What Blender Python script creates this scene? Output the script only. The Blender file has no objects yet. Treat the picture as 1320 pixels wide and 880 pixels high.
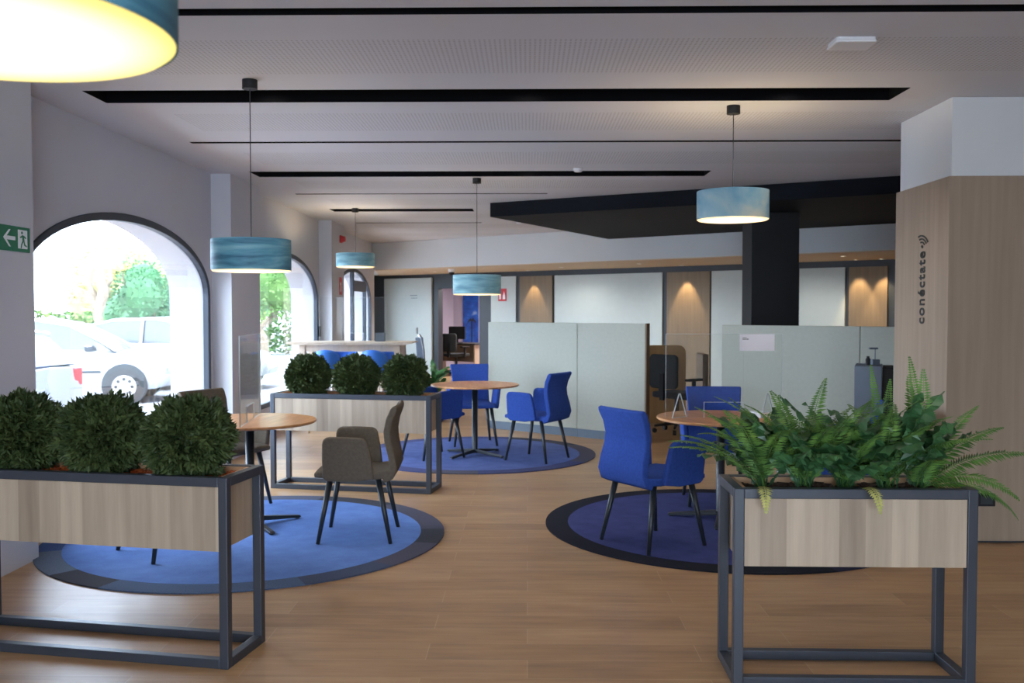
import bpy, math, random
from mathutils import Vector, Matrix
R = math.radians
C = bpy.context.scene.collection
SC = bpy.context.scene
random.seed(7)

# ------------------------------------------------------------------ materials
MATS = {}
def _mat(name):
    m = bpy.data.materials.new(name); m.use_nodes = True
    nt = m.node_tree; nt.nodes.clear()
    out = nt.nodes.new('ShaderNodeOutputMaterial')
    b = nt.nodes.new('ShaderNodeBsdfPrincipled')
    nt.links.new(b.outputs[0], out.inputs[0])
    MATS[name] = m
    return m, nt, b, out
def c4(c): return (c[0], c[1], c[2], 1)
def srgb(r, g, b):
    f = lambda v: (v/255/12.92) if v/255 <= .04045 else ((v/255+.055)/1.055)**2.4
    return (f(r), f(g), f(b))
def objcoord(nt, scale=(1,1,1), rot=(0,0,0)):
    tc = nt.nodes.new('ShaderNodeTexCoord'); mp = nt.nodes.new('ShaderNodeMapping')
    mp.inputs['Scale'].default_value = scale; mp.inputs['Rotation'].default_value = rot
    nt.links.new(tc.outputs['Object'], mp.inputs[0]); return mp.outputs[0]
def noise(nt, vec, scale, detail=3, rough=.5):
    n = nt.nodes.new('ShaderNodeTexNoise'); n.inputs['Scale'].default_value = scale
    n.inputs['Detail'].default_value = detail; n.inputs['Roughness'].default_value = rough
    if vec is not None: nt.links.new(vec, n.inputs['Vector'])
    return n.outputs['Fac']
def ramp(nt, fac, stops):
    r = nt.nodes.new('ShaderNodeValToRGB'); e = r.color_ramp.elements
    while len(e) < len(stops): e.new(.5)
    for el, (p, c) in zip(e, stops): el.position = p; el.color = c4(c)
    nt.links.new(fac, r.inputs[0]); return r.outputs[0]
def mth(nt, op, a, b=None, clamp=False):
    n = nt.nodes.new('ShaderNodeMath'); n.operation = op; n.use_clamp = clamp
    for i, v in enumerate((a, b)):
        if v is None: continue
        if isinstance(v, (int, float)): n.inputs[i].default_value = v
        else: nt.links.new(v, n.inputs[i])
    return n.outputs[0]
def mixc(nt, fac, a, b, mode='MIX'):
    n = nt.nodes.new('ShaderNodeMix'); n.data_type = 'RGBA'; n.blend_type = mode
    for i, v in ((0, fac), (6, a), (7, b)):
        if isinstance(v, (int, float)): n.inputs[i].default_value = v
        elif isinstance(v, tuple): n.inputs[i].default_value = c4(v)
        else: nt.links.new(v, n.inputs[i])
    return n.outputs[2]
def bump(nt, b, h, strength=.2, dist=.01):
    n = nt.nodes.new('ShaderNodeBump'); n.inputs['Strength'].default_value = strength
    n.inputs['Distance'].default_value = dist
    nt.links.new(h, n.inputs['Height']); nt.links.new(n.outputs[0], b.inputs['Normal'])

def plain(name, col, rough=.5, metal=0, var=.08, scale=8, bmp=0, bscale=200, spec=.5):
    m, nt, b, o = _mat(name)
    v = objcoord(nt)
    f = noise(nt, v, scale)
    d = tuple(max(0, x*(1-var)) for x in col); u = tuple(min(1, x*(1+var)) for x in col)
    nt.links.new(ramp(nt, f, [(.3, d), (.7, u)]), b.inputs['Base Color'])
    b.inputs['Roughness'].default_value = rough; b.inputs['Metallic'].default_value = metal
    b.inputs['Specular IOR Level'].default_value = spec
    if bmp: bump(nt, b, noise(nt, v, bscale, 2), bmp, .002)
    return m
def emit(name, col, strength):
    m, nt, b, o = _mat(name)
    nt.nodes.remove(b); e = nt.nodes.new('ShaderNodeEmission')
    e.inputs[0].default_value = c4(col); e.inputs[1].default_value = strength
    nt.links.new(e.outputs[0], o.inputs[0]); return m
def glassy(name, tint=(1,1,1), gloss=.06, rough=.02, haze=0.0):
    m, nt, b, o = _mat(name)
    nt.nodes.remove(b)
    t = nt.nodes.new('ShaderNodeBsdfTransparent'); t.inputs[0].default_value = c4(tint)
    g = nt.nodes.new('ShaderNodeBsdfGlossy'); g.inputs['Roughness'].default_value = rough
    fr = nt.nodes.new('ShaderNodeLayerWeight'); fr.inputs['Blend'].default_value = .12
    mx = nt.nodes.new('ShaderNodeMixShader')
    f = mth(nt, 'MULTIPLY', fr.outputs['Fresnel'], 1.0)
    f2 = mth(nt, 'ADD', mth(nt, 'MULTIPLY', f, .5), gloss*.4, True)
    nt.links.new(f2, mx.inputs[0]); nt.links.new(t.outputs[0], mx.inputs[1]); nt.links.new(g.outputs[0], mx.inputs[2])
    last = mx.outputs[0]
    if haze:
        df = nt.nodes.new('ShaderNodeBsdfDiffuse'); df.inputs[0].default_value = (.8,.85,.9,1)
        m2 = nt.nodes.new('ShaderNodeMixShader'); m2.inputs[0].default_value = haze
        nt.links.new(last, m2.inputs[1]); nt.links.new(df.outputs[0], m2.inputs[2]); last = m2.outputs[0]
    nt.links.new(last, o.inputs[0]); return m
def wood(name, dark, light, plank=.1, axis='X', rough=.45, grain=40, contrast=.25, gz=.06):
    """upright boards: tone changes from board to board across `axis`, grain runs along Z"""
    m, nt, b, o = _mat(name)
    tc = nt.nodes.new('ShaderNodeTexCoord'); sp = nt.nodes.new('ShaderNodeSeparateXYZ')
    nt.links.new(tc.outputs['Object'], sp.inputs[0])
    a = mth(nt, 'ADD', sp.outputs[0], mth(nt, 'MULTIPLY', sp.outputs[1], 1.0 if axis == 'XY' else 0.0)) if axis != 'Y' else sp.outputs[1]
    idx = mth(nt, 'FLOOR', mth(nt, 'DIVIDE', a, plank))
    wn = nt.nodes.new('ShaderNodeTexWhiteNoise'); wn.noise_dimensions = '1D'
    nt.links.new(idx, wn.inputs['W'])
    mp = nt.nodes.new('ShaderNodeMapping'); mp.inputs['Scale'].default_value = (1, 1, gz)
    nt.links.new(tc.outputs['Object'], mp.inputs[0])
    f = noise(nt, mp.outputs[0], grain, 4, .6)
    f2 = noise(nt, mp.outputs[0], grain*.25, 2, .5)
    s = mth(nt, 'ADD', mth(nt, 'ADD', mth(nt, 'MULTIPLY', f, .42), .12), mth(nt, 'ADD', mth(nt, 'MULTIPLY', wn.outputs[0], contrast), mth(nt, 'MULTIPLY', f2, .16)))
    nt.links.new(ramp(nt, s, [(.25, dark), (.8, light)]), b.inputs['Base Color'])
    b.inputs['Roughness'].default_value = rough; return m

M = {}
M['wall'] = plain('wall_paint', (.60,.60,.64), .85, var=.02, scale=1.5)
M['wall_white'] = plain('white_paint', (.68,.685,.68), .8, var=.02, scale=1.5)
M['dark_frame'] = plain('dark_frame', srgb(44,50,56), .5, var=.05)
M['win_frame'] = plain('window_frame_navy', srgb(34,44,58), .45, var=.05)
M['black'] = plain('matt_black', (.008,.008,.009), .7, var=.1)
M['slot'] = plain('slot_black', (.004,.004,.005), .9, var=.1, spec=.1)
M['canopy'] = plain('canopy_black', (.006,.008,.012), .75, var=.1, spec=.15)
M['metal_post'] = plain('charcoal_metal', srgb(62,66,74), .42, .3, var=.05)
M['leg'] = plain('dark_leg', (.018,.022,.026), .4, var=.1)
M['taupe'] = plain('taupe_fabric', srgb(104,94,82), .95, var=.1, scale=60, bmp=.4, bscale=900, spec=.1)
M['blue'] = plain('royal_blue_fabric', (.034,.078,.32), .9, var=.12, scale=60, bmp=.4, bscale=900, spec=.1)
M['shell_blue'] = plain('sky_blue_plastic', (.04,.2,.68), .5, var=.05)
M['panel'] = plain('partition_fabric', srgb(176,178,166), .95, var=.03, scale=30, bmp=.3, bscale=1200, spec=.1)
M['panel_white'] = plain('white_wall_panel', srgb(186,195,192), .6, var=.02)
M['plinth'] = plain('blue_grey_plinth', srgb(92,106,120), .5, var=.04)
M['brown_edge'] = plain('brown_edge', srgb(110,88,66), .6)
M['acrylic'] = glassy('clear_acrylic', (.98,.99,.985), .03, .03, .012)
M['acrylic_edge'] = plain('acrylic_edge', (.5,.56,.58), .3, var=.02)
M['glass'] = glassy('window_glass', (.97,.985,1), .05, .01)
M['paper'] = plain('paper', (.8,.8,.85), .9, var=.02)
M['ink'] = plain('ink', (.03,.03,.035), .8)
M['letter'] = plain('letter_black', (.02,.018,.016), .6)
M['plastic_white'] = plain('white_plastic', (.75,.75,.76), .5, var=.02)
M['red'] = plain('signal_red', (.55,.02,.03), .5, var=.04)
M['green_sign'] = plain('exit_green', srgb(28,120,84), .5, var=.04)
M['white_mark'] = plain('white_mark', (.85,.88,.88), .6, var=.02)
M['grey_box'] = plain('grey_cabinet', srgb(98,108,122), .5, var=.04)
M['mulch'] = plain('bark_chips', srgb(196,96,42), .9, var=.6, scale=45, bmp=1, bscale=80)
M['dark_mulch'] = plain('dark_bark_chips', srgb(66,46,32), .9, var=.6, scale=45, bmp=1, bscale=80)
M['planter_wood'] = wood('planter_wood', srgb(124,106,88), srgb(190,170,146), .105, 'X', .5, 26, .30)
M['planter_liner'] = plain('planter_top_edge', srgb(206,160,118), .5, var=.08)
M['clad'] = wood('column_cladding', srgb(140,120,100), srgb(182,160,138), .31, 'XY', .6, 22, .12, .05)
M['lit_wood'] = wood('wall_wood_panel', srgb(108,92,72), srgb(146,126,98), .4, 'X', .6, 20, .1)
M['lit_tint_wood'] = wood('lit_tint_wood', srgb(178,136,84), srgb(214,172,116), .4, 'X', .6, 20, .1)  # lighter tint stands in for warm lamp light on the desk screen
M['pale_wood'] = wood('pale_ash_wood', srgb(180,160,138), srgb(222,206,186), .5, 'X', .5, 20, .1)
M['soffit'] = plain('soffit_cream', srgb(206,184,156), .8, var=.03)
M['table_wood'] = None
M['tyre'] = plain('tyre', (.03,.03,.035), .8)
M['car_white'] = plain('car_white_paint', (.42,.44,.47), .3, var=.02)
M['car_glass'] = plain('car_window', (.035,.045,.06), .15, var=.05, spec=1)
M['rim'] = plain('silver_wheel', (.5,.5,.53), .35, .4, var=.05)
M['asphalt'] = plain('asphalt', (.28,.28,.29), .9, var=.12, scale=3)
M['pave'] = plain('pavement', (.6,.58,.55), .9, var=.08, scale=4)
M['bark'] = plain('tree_bark', (.22,.17,.12), .9, var=.4, scale=14, bmp=.6, bscale=30)
M['office_wall'] = plain('lilac_office_wall', srgb(200,190,205), .8, var=.02)
M['desk_top'] = plain('dark_desk', (.03,.025,.02), .5)
M['chair_grey'] = plain('dark_grey_fabric', (.03,.033,.036), .9, var=.1)
M['steel'] = plain('brushed_steel', (.45,.46,.48), .35, .7, var=.05)

def m_table():
    m, nt, b, o = _mat('table_beech')
    v = objcoord(nt, (1, .12, 1))
    f = noise(nt, v, 26, 4, .6)
    nt.links.new(ramp(nt, f, [(.3, srgb(176,120,74)), (.7, srgb(214,156,102))]), b.inputs['Base Color'])
    b.inputs['Roughness'].default_value = .32; return m
M['table_wood'] = m_table()
M['table_edge'] = plain('table_edge', srgb(160,112,70), .5, var=.08)

def m_leaf(name, a, b_, tip=None, rough=.45, spec=.5, sc=25):
    m, nt, b, o = _mat(name)
    v = objcoord(nt)
    f = noise(nt, v, sc, 3)
    st = [(.3, a), (.62, b_)]
    if tip: st.append((.8, tip))
    nt.links.new(ramp(nt, f, st), b.inputs['Base Color'])
    b.inputs['Roughness'].default_value = rough
    b.inputs['Specular IOR Level'].default_value = spec
    b.inputs['Transmission Weight'].default_value = 0
    return m
M['box_leaf'] = m_leaf('boxwood_leaf', (.018,.034,.010), (.072,.10,.030), rough=.55, spec=.3, sc=14)
M['fern'] = m_leaf('fern_leaf', (.04,.10,.022), (.13,.26,.05), (.28,.36,.08), .5, .3, 9)
M['fern_dark'] = m_leaf('broad_fern_leaf', (.018,.06,.022), (.055,.15,.05), (.12,.22,.05), .36, .5, 8)
M['fern_yellow'] = m_leaf('yellow_fern_tip', (.32,.34,.08), (.5,.48,.14), None, .6)
M['big_leaf'] = m_leaf('big_leaf', (.02,.10,.03), (.06,.22,.06), None, .35)
M['tree_leaf'] = m_leaf('tree_leaf', (.05,.13,.03), (.16,.27,.08), (.30,.36,.10), .6, .2, 1.2)
M['hedge_leaf'] = m_leaf('hedge_leaf', (.03,.10,.04), (.08,.20,.09), None, .6, .2, 1.2)
M['pale_leaf'] = m_leaf('pale_tree_leaf', (.30,.26,.10), (.46,.42,.20), None, .7, .2, 1.2)  # pale yellow leaf tone

def m_floor():
    m, nt, b, o = _mat('wood_plank_floor')
    v = objcoord(nt)
    br = nt.nodes.new('ShaderNodeTexBrick'); nt.links.new(v, br.inputs['Vector'])
    br.inputs['Color1'].default_value = (0,0,0,1); br.inputs['Color2'].default_value = (1,1,1,1)
    br.inputs['Mortar'].default_value = (.5,.5,.5,1)
    br.inputs['Scale'].default_value = 1; br.inputs['Brick Width'].default_value = 1.2
    br.inputs['Row Height'].default_value = .2; br.inputs['Mortar Size'].default_value = .0018
    br.offset = .37
    bw = nt.nodes.new('ShaderNodeRGBToBW'); nt.links.new(br.outputs['Color'], bw.inputs[0])
    v2 = objcoord(nt, (.1, 1, 1))
    f = noise(nt, v2, 22, 5, .65)
    f3 = noise(nt, objcoord(nt, (.35, 1, 1)), 5, 3, .6)
    s = mth(nt, 'ADD', mth(nt, 'MULTIPLY', bw.outputs[0], .16), mth(nt, 'ADD', mth(nt, 'MULTIPLY', f, .5), mth(nt, 'MULTIPLY', f3, .35)))
    col = ramp(nt, s, [(.28, srgb(136,102,70)), (.5, srgb(168,131,92)), (.8, srgb(198,160,118))])
    col = mixc(nt, mth(nt, 'MULTIPLY', br.outputs['Fac'], .35), col, srgb(205,180,150))
    nt.links.new(col, b.inputs['Base Color'])
    nt.links.new(mth(nt, 'ADD', mth(nt, 'MULTIPLY', f3, .14), .33), b.inputs['Roughness'])
    bump(nt, b, f, .05, .002)
    return m
M['floor'] = m_floor()

def m_ceiling():
    m, nt, b, o = _mat('perforated_ceiling')
    tc = nt.nodes.new('ShaderNodeTexCoord'); sp = nt.nodes.new('ShaderNodeSeparateXYZ')
    nt.links.new(tc.outputs['Object'], sp.inputs[0])
    P = .026
    fx = mth(nt, 'SUBTRACT', mth(nt, 'FRACT', mth(nt, 'DIVIDE', sp.outputs[0], P)), .5)
    fy = mth(nt, 'SUBTRACT', mth(nt, 'FRACT', mth(nt, 'DIVIDE', sp.outputs[1], P)), .5)
    d2 = mth(nt, 'ADD', mth(nt, 'MULTIPLY', fx, fx), mth(nt, 'MULTIPLY', fy, fy))
    dot = mth(nt, 'LESS_THAN', d2, .06)
    # two perforated bands between each pair of narrow slots, the pattern repeating every 3.36 m
    ph = mth(nt, 'FLOORED_MODULO', mth(nt, 'SUBTRACT', sp.outputs[1], 4.33), 3.38)
    b1 = mth(nt, 'MULTIPLY', mth(nt, 'GREATER_THAN', ph, .45), mth(nt, 'LESS_THAN', ph, 1.14))
    b2 = mth(nt, 'MULTIPLY', mth(nt, 'GREATER_THAN', ph, 2.22), mth(nt, 'LESS_THAN', ph, 2.86))
    bx = mth(nt, 'MULTIPLY', mth(nt, 'GREATER_THAN', sp.outputs[0], -2.5), mth(nt, 'LESS_THAN', sp.outputs[0], 3.4))
    msk = mth(nt, 'MULTIPLY', mth(nt, 'MULTIPLY', mth(nt, 'ADD', b1, b2, True), bx), dot)
    base = ramp(nt, noise(nt, tc.outputs['Object'], .8), [(.3, (.60,.60,.635)), (.7, (.62,.62,.655))])
    nt.links.new(mixc(nt, msk, base, (.40,.39,.40)), b.inputs['Base Color'])
    b.inputs['Roughness'].default_value = .85
    return m
M['ceiling'] = m_ceiling()

def m_rug(name, base, dark, ribs=False):
    m, nt, b, o = _mat(name)
    v = objcoord(nt)
    f = noise(nt, v, 8, 4); g = noise(nt, v, 180, 2)
    s = mth(nt, 'ADD', mth(nt, 'MULTIPLY', f, .6), mth(nt, 'MULTIPLY', g, .4))
    nt.links.new(ramp(nt, s, [(.35, dark), (.65, base)]), b.inputs['Base Color'])
    b.inputs['Roughness'].default_value = .95; b.inputs['Specular IOR Level'].default_value = .15
    bump(nt, b, g, .5, .004)
    return m
def m_border(name, cols):
    """border made of cut carpet pieces: tone steps around the ring"""
    m, nt, b, o = _mat(name)
    tc = nt.nodes.new('ShaderNodeTexCoord'); sp = nt.nodes.new('ShaderNodeSeparateXYZ')
    nt.links.new(tc.outputs['Object'], sp.inputs[0])
    ang = mth(nt, 'ADD', mth(nt, 'DIVIDE', mth(nt, 'ARCTAN2', sp.outputs[1], sp.outputs[0]), 2*math.pi), .5)
    r = nt.nodes.new('ShaderNodeValToRGB'); r.color_ramp.interpolation = 'CONSTANT'
    e = r.color_ramp.elements
    while len(e) < len(cols): e.new(.5)
    for el, (p, c) in zip(e, cols): el.position = p; el.color = c4(c)
    nt.links.new(ang, r.inputs[0])
    g = noise(nt, tc.outputs['Object'], 120, 3)
    nt.links.new(mixc(nt, .5, r.outputs[0], ramp(nt, g, [(.3, (.4,.4,.4)), (.7, (1,1,1))]), 'MULTIPLY'), b.inputs['Base Color'])
    b.inputs['Roughness'].default_value = .95; b.inputs['Specular IOR Level'].default_value = .15
    bump(nt, b, g, .5, .004)
    return m
M['rug_light'] = m_rug('rug_cornflower', (.13,.24,.54), (.10,.18,.45))
M['rug_mid'] = m_rug('rug_slate_blue', (.10,.14,.34), (.07,.10,.26))
M['rug_deep'] = m_rug('rug_indigo', (.055,.065,.20), (.035,.042,.14))
dk, bl, pu, gr = (.055,.055,.07), (.07,.12,.28), (.09,.085,.12), (.15,.19,.26)
M['border_a'] = m_border('rug_border_mixed', [(0,bl),(.06,gr),(.135,dk),(.19,(.09,.13,.22)),(.33,(.07,.085,.14)),(.40,pu),(.47,dk),(.52,pu),(.64,dk),(.72,(.10,.11,.16)),(.84,bl),(.93,bl)])
M['border_b'] = m_border('rug_border_violet', [(0,(.07,.08,.2)),(.2,pu),(.26,(.06,.07,.17)),(.42,pu),(.58,(.05,.05,.07)),(.7,(.07,.08,.2))])
M['border_c'] = m_border('rug_border_black', [(0,(.014,.014,.024)),(.2,(.01,.012,.018)),(.3,(.02,.022,.045)),(.5,(.014,.014,.024))])

def m_shade(name, a, b_, c_, sx, stretch, dist):
    m, nt, b, o = _mat(name)
    v = objcoord(nt, (1, 1, stretch))
    n = nt.nodes.new('ShaderNodeTexNoise'); n.inputs['Scale'].default_value = sx; n.inputs['Detail'].default_value = 5
    n.inputs['Distortion'].default_value = dist; nt.links.new(v, n.inputs['Vector'])
    nt.links.new(ramp(nt, n.outputs['Fac'], [(.34, a), (.5, b_), (.66, c_)]), b.inputs['Base Color'])
    b.inputs['Roughness'].default_value = .6; return m
M['shade_teal'] = m_shade('shade_teal_veneer', (.03,.13,.20), (.12,.33,.42), (.28,.52,.56), 2.2, 8, .5)
M['shade_pale'] = m_shade('shade_blue_marble', (.10,.28,.40), (.27,.42,.46), (.56,.56,.44), 2.4, 1.2, .5)
M['shade_mid'] = m_shade('shade_light_teal', (.10,.24,.30), (.20,.40,.45), (.32,.52,.55), 3, 6, .5)
M['shade_in'] = plain('shade_lining', (.7,.68,.62), .8, var=.02)
def m_diff(name, mid, edge, rad):
    m, nt, b, o = _mat(name); nt.nodes.remove(b)
    tc = nt.nodes.new('ShaderNodeTexCoord'); ln = nt.nodes.new('ShaderNodeVectorMath'); ln.operation = 'LENGTH'
    nt.links.new(tc.outputs['Object'], ln.inputs[0])
    f = mth(nt, 'DIVIDE', ln.outputs['Value'], rad)
    e = nt.nodes.new('ShaderNodeEmission'); nt.links.new(ramp(nt, f, [(.25, (1,1,1)), (1, (.42,.36,.22))]), e.inputs[0])
    mx_ = mixc(nt, mth(nt, 'MULTIPLY', f, f, True), mid, edge); nt.links.new(mx_, e.inputs[0]); e.inputs[1].default_value = 1
    nt.links.new(e.outputs[0], o.inputs[0]); return m
M['diffuser'] = m_diff('lamp_diffuser', (3.2,2.5,1.5), (1.6,1.0,.45), .25)
M['diffuser_near'] = m_diff('lamp_diffuser_near', (2.6,2.3,1.5), (1.0,.78,.20), .25)
M['spot_lens'] = emit('downlight_lens', (1, .8, .5), 4)
def m_poster():
    m, nt, b, o = _mat('blue_poster')
    v = objcoord(nt, (1, 1, 2))
    f = noise(nt, v, 3, 4)
    nt.links.new(ramp(nt, f, [(.35, (.01,.06,.38)), (.6, (.02,.14,.62)), (.75, (.35,.5,.8))]), b.inputs['Base Color'])
    b.inputs['Roughness'].default_value = .3
    return m
M['poster'] = m_poster()

# ------------------------------------------------------------------ mesh builder
class MB:
    def __init__(s): s.v = []; s.f = []; s.mi = []; s.cur = 0
    def add(s, vs, fs, mat=None):
        n = len(s.v); s.v += [tuple(v) for v in vs]
        for f in fs: s.f.append(tuple(i+n for i in f)); s.mi.append(s.cur)
        return s
    def box(s, x0, x1, y0, y1, z0, z1, mtx=None):
        vs = [Vector((x, y, z)) for z in (z0, z1) for y in (y0, y1) for x in (x0, x1)]
        if mtx: vs = [mtx @ v for v in vs]
        return s.add(vs, [(0,2,3,1),(4,5,7,6),(0,1,5,4),(1,3,7,5),(3,2,6,7),(2,0,4,6)])
    def prism(s, poly, h0, h1, plane='XY', mtx=None):
        """poly extruded: XY along z, XZ along y, YZ along x"""
        def P(a, b, h): return {'XY': (a, b, h), 'XZ': (a, h, b), 'YZ': (h, a, b)}[plane]
        n = len(poly)
        vs = [Vector(P(a, b, h0)) for a, b in poly] + [Vector(P(a, b, h1)) for a, b in poly]
        if mtx: vs = [mtx @ v for v in vs]
        fs = [tuple(range(n))[::-1], tuple(range(n, 2*n))] + [(i, (i+1) % n, n+(i+1) % n, n+i) for i in range(n)]
        return s.add(vs, fs)
    def ring(s, outer, inner, h0, h1, plane='XY', closed=True):
        def P(a, b, h): return {'XY': (a, b, h), 'XZ': (a, h, b), 'YZ': (h, a, b)}[plane]
        n = len(outer)
        vs = [P(a, b, h0) for a, b in outer] + [P(a, b, h0) for a, b in inner] + [P(a, b, h1) for a, b in outer] + [P(a, b, h1) for a, b in inner]
        fs = []
        for i in range(n if closed else n-1):
            j = (i+1) % n
            fs += [(i, j, n+j, n+i), (2*n+i, 3*n+i, 3*n+j, 2*n+j), (i, 2*n+i, 2*n+j, j), (n+i, n+j, 3*n+j, 3*n+i)]
        return s.add(vs, fs)
    def lathe(s, prof, seg=32, c=(0,0,0), caps=True):
        vs = []; fs = []
        for r, z in prof:
            for k in range(seg):
                a = 2*math.pi*k/seg; vs.append((c[0]+r*math.cos(a), c[1]+r*math.sin(a), c[2]+z))
        for i in range(len(prof)-1):
            for k in range(seg):
                k2 = (k+1) % seg
                fs.append((i*seg+k, i*seg+k2, (i+1)*seg+k2, (i+1)*seg+k))
        if caps:
            fs.append(tuple(range(seg))[::-1]); fs.append(tuple((len(prof)-1)*seg+k for k in range(seg)))
        return s.add(vs, fs)
    def rod(s, a, b, r0, r1=None, seg=12):
        r1 = r0 if r1 is None else r1
        a, b = Vector(a), Vector(b); d = (b-a).normalized()
        u = d.orthogonal().normalized(); w = d.cross(u)
        vs = [p + r*(math.cos(t)*u + math.sin(t)*w) for p, r in ((a, r0), (b, r1)) for t in [2*math.pi*k/seg for k in range(seg)]]
        fs = [(k, (k+1) % seg, seg+(k+1) % seg, seg+k) for k in range(seg)] + [tuple(range(seg))[::-1], tuple(range(seg, 2*seg))]
        return s.add(vs, fs)
    def tube(s, pts, r, seg=8):
        pts = [Vector(p) for p in pts]; vs = []; fs = []
        up = None
        for i, p in enumerate(pts):
            d = (pts[min(i+1, len(pts)-1)] - pts[max(i-1, 0)]).normalized()
            if up is None: up = d.orthogonal().normalized()
            u = (up - d*up.dot(d)).normalized(); up = u; w = d.cross(u)
            rr = r[i] if isinstance(r, (list, tuple)) else r
            vs += [p + rr*(math.cos(2*math.pi*k/seg)*u + math.sin(2*math.pi*k/seg)*w) for k in range(seg)]
        for i in range(len(pts)-1):
            fs += [(i*seg+k, i*seg+(k+1) % seg, (i+1)*seg+(k+1) % seg, (i+1)*seg+k) for k in range(seg)]
        fs += [tuple(range(seg))[::-1], tuple((len(pts)-1)*seg+k for k in range(seg))]
        return s.add(vs, fs)
    def build(s, name, mat, parent=None, smooth=False, bevel=0, seg=2, sub=0, loc=None, rot=None):
        me = bpy.data.meshes.new(name); me.from_pydata(s.v, [], s.f); me.update()
        mats = mat if isinstance(mat, list) else [mat]
        for m_ in mats: me.materials.append(m_)
        if len(mats) > 1: me.polygons.foreach_set('material_index', s.mi)
        import bmesh
        bm = bmesh.new(); bm.from_mesh(me); bmesh.ops.recalc_face_normals(bm, faces=bm.faces) if len(bm.faces) < 6000 else None
        bm.to_mesh(me); bm.free()
        if smooth:
            for p in me.polygons: p.use_smooth = True
        o = bpy.data.objects.new(name, me); C.objects.link(o)
        if parent: o.parent = parent
        if loc: o.location = loc
        if rot: o.rotation_euler = rot
        if bevel:
            b = o.modifiers.new('bevel', 'BEVEL'); b.width = bevel; b.segments = seg; b.limit_method = 'ANGLE'; b.angle_limit = R(35)
        if sub:
            b = o.modifiers.new('sub', 'SUBSURF'); b.levels = sub; b.render_levels = sub
        return o

def tag(o, label=None, cat=None, group=None, kind=None):
    if label: o['label'] = label
    if cat: o['category'] = cat
    if group: o['group'] = group
    if kind: o['kind'] = kind
    return o
def thing(name, label, cat, loc=(0,0,0), rz=0, group=None):
    o = bpy.data.objects.new(name, None); C.objects.link(o); o.empty_display_size = .1
    o.location = loc; o.rotation_euler = (0, 0, rz)
    return tag(o, label, cat, group)
def struct(o): o['kind'] = 'structure'; return o
def copy_tree(o, parent=None):
    c = o.copy(); C.objects.link(c); c.parent = parent
    for ch in [x for x in o.children]: copy_tree(ch, c)
    return c
def dup(src, loc, rz, label, group=None, name=None):
    c = copy_tree(src); c.location = loc; c.rotation_euler = (0, 0, rz)
    c['label'] = label
    if group: c['group'] = group
    return c
def smooth_by_angle(o, ang=40):
    me = o.data
    for p in me.polygons: p.use_smooth = True
    try: me.set_sharp_from_angle(angle=R(ang))
    except Exception: pass
    return o

# ================================================================== ROOM SHELL
CH = 2.9
WX = -3.2; WT = .4; PX = -3.0
MB().box(-4.6, 9, -4.2, 26, -.1, 0).build('floor', M['floor']); struct(bpy.data.objects['floor'])

# slots: (y0, y1, x0, x1, depth)
SLOTS = [(-.72,-.38,-2.8,2.6,.2), (.92,.98,-2.8,4.2,.08), (2.55,2.9,-2.8,2.6,.2), (4.29,4.38,-2.8,4.6,.08), (5.86,6.2,-2.8,2.37,.2), (7.64,7.70,-2.77,4.6,.08),
         (9.28,9.64,-2.77,1.81,.2), (11.03,11.08,-2.75,.23,.08), (12.68,13.02,-2.7,-.75,.2), (14.67,14.73,-2.7,-.73,.08)]
cb = MB(); y = -4.2; X0, X1, YE = -4.6, 9, 26
for (a, b_, l, r, d) in SLOTS:
    cb.add([(X0,y,CH),(X1,y,CH),(X1,a,CH),(X0,a,CH)], [(0,3,2,1)])
    cb.add([(X0,a,CH),(l,a,CH),(l,b_,CH),(X0,b_,CH)], [(0,3,2,1)])
    cb.add([(r,a,CH),(X1,a,CH),(X1,b_,CH),(r,b_,CH)], [(0,3,2,1)])
    y = b_
cb.add([(X0,y,CH),(X1,y,CH),(X1,YE,CH),(X0,YE,CH)], [(0,3,2,1)])
cb.box(X0, X1, -4.2, YE, CH+.3, CH+.45)
struct(cb.build('ceiling', M['ceiling']))
for i, (a, b_, l, r, d) in enumerate(SLOTS):
    t = .004
    q = MB()
    q.box(l, r, a, b_, CH+d-t, CH+d)
    q.box(l, r, a-t, a, CH-.001, CH+d); q.box(l, r, b_, b_+t, CH-.001, CH+d)
    q.box(l-t, l, a, b_, CH-.001, CH+d); q.box(r, r+t, a, b_, CH-.001, CH+d)
    struct(q.build('trim_%d' % (i+1), M['slot']))

# left wall with arched windows
SILL, SPR, AW, AB = .33, 1.68, 1.77, .61
def arch(c, grow=0, n=28):
    w = AW+grow; b_ = AB+grow
    pts = [(c-w, SILL-grow)]
    for k in range(n+1):
        t = math.pi*(1-k/n); pts.append((c+w*math.cos(t), SPR+b_*math.sin(t)))
    pts.append((c+w, SILL-grow)); return pts
WINS = [7.55, 12.38, 17.20]
wl = MB()
def wall_bay(c, y0, y1):
    p = arch(c)
    for x in (WX, WX-WT):
        n = len(p)
        for i in range(1, n-2):   # above the arch
            (a, za), (b_, zb) = p[i], p[i+1]
            wl.add([(x,a,za),(x,b_,zb),(x,b_,CH),(x,a,CH)], [(0,1,2,3)])
        wl.add([(x,y0,0-.15),(x,p[0][0],-.15),(x,p[0][0],CH),(x,y0,CH)], [(0,1,2,3)])
        wl.add([(x,p[-1][0],-.15),(x,y1,-.15),(x,y1,CH),(x,p[-1][0],CH)], [(0,1,2,3)])
        wl.add([(x,p[0][0],-.15),(x,p[-1][0],-.15),(x,p[-1][0],SILL),(x,p[0][0],SILL)], [(0,1,2,3)])
    for i in range(len(p)):
        (a, za), (b_, zb) = p[i], p[(i+1) % len(p)]
        wl.add([(WX,a,za),(WX,b_,zb),(WX-WT,b_,zb),(WX-WT,a,za)], [(0,1,2,3)])
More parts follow.
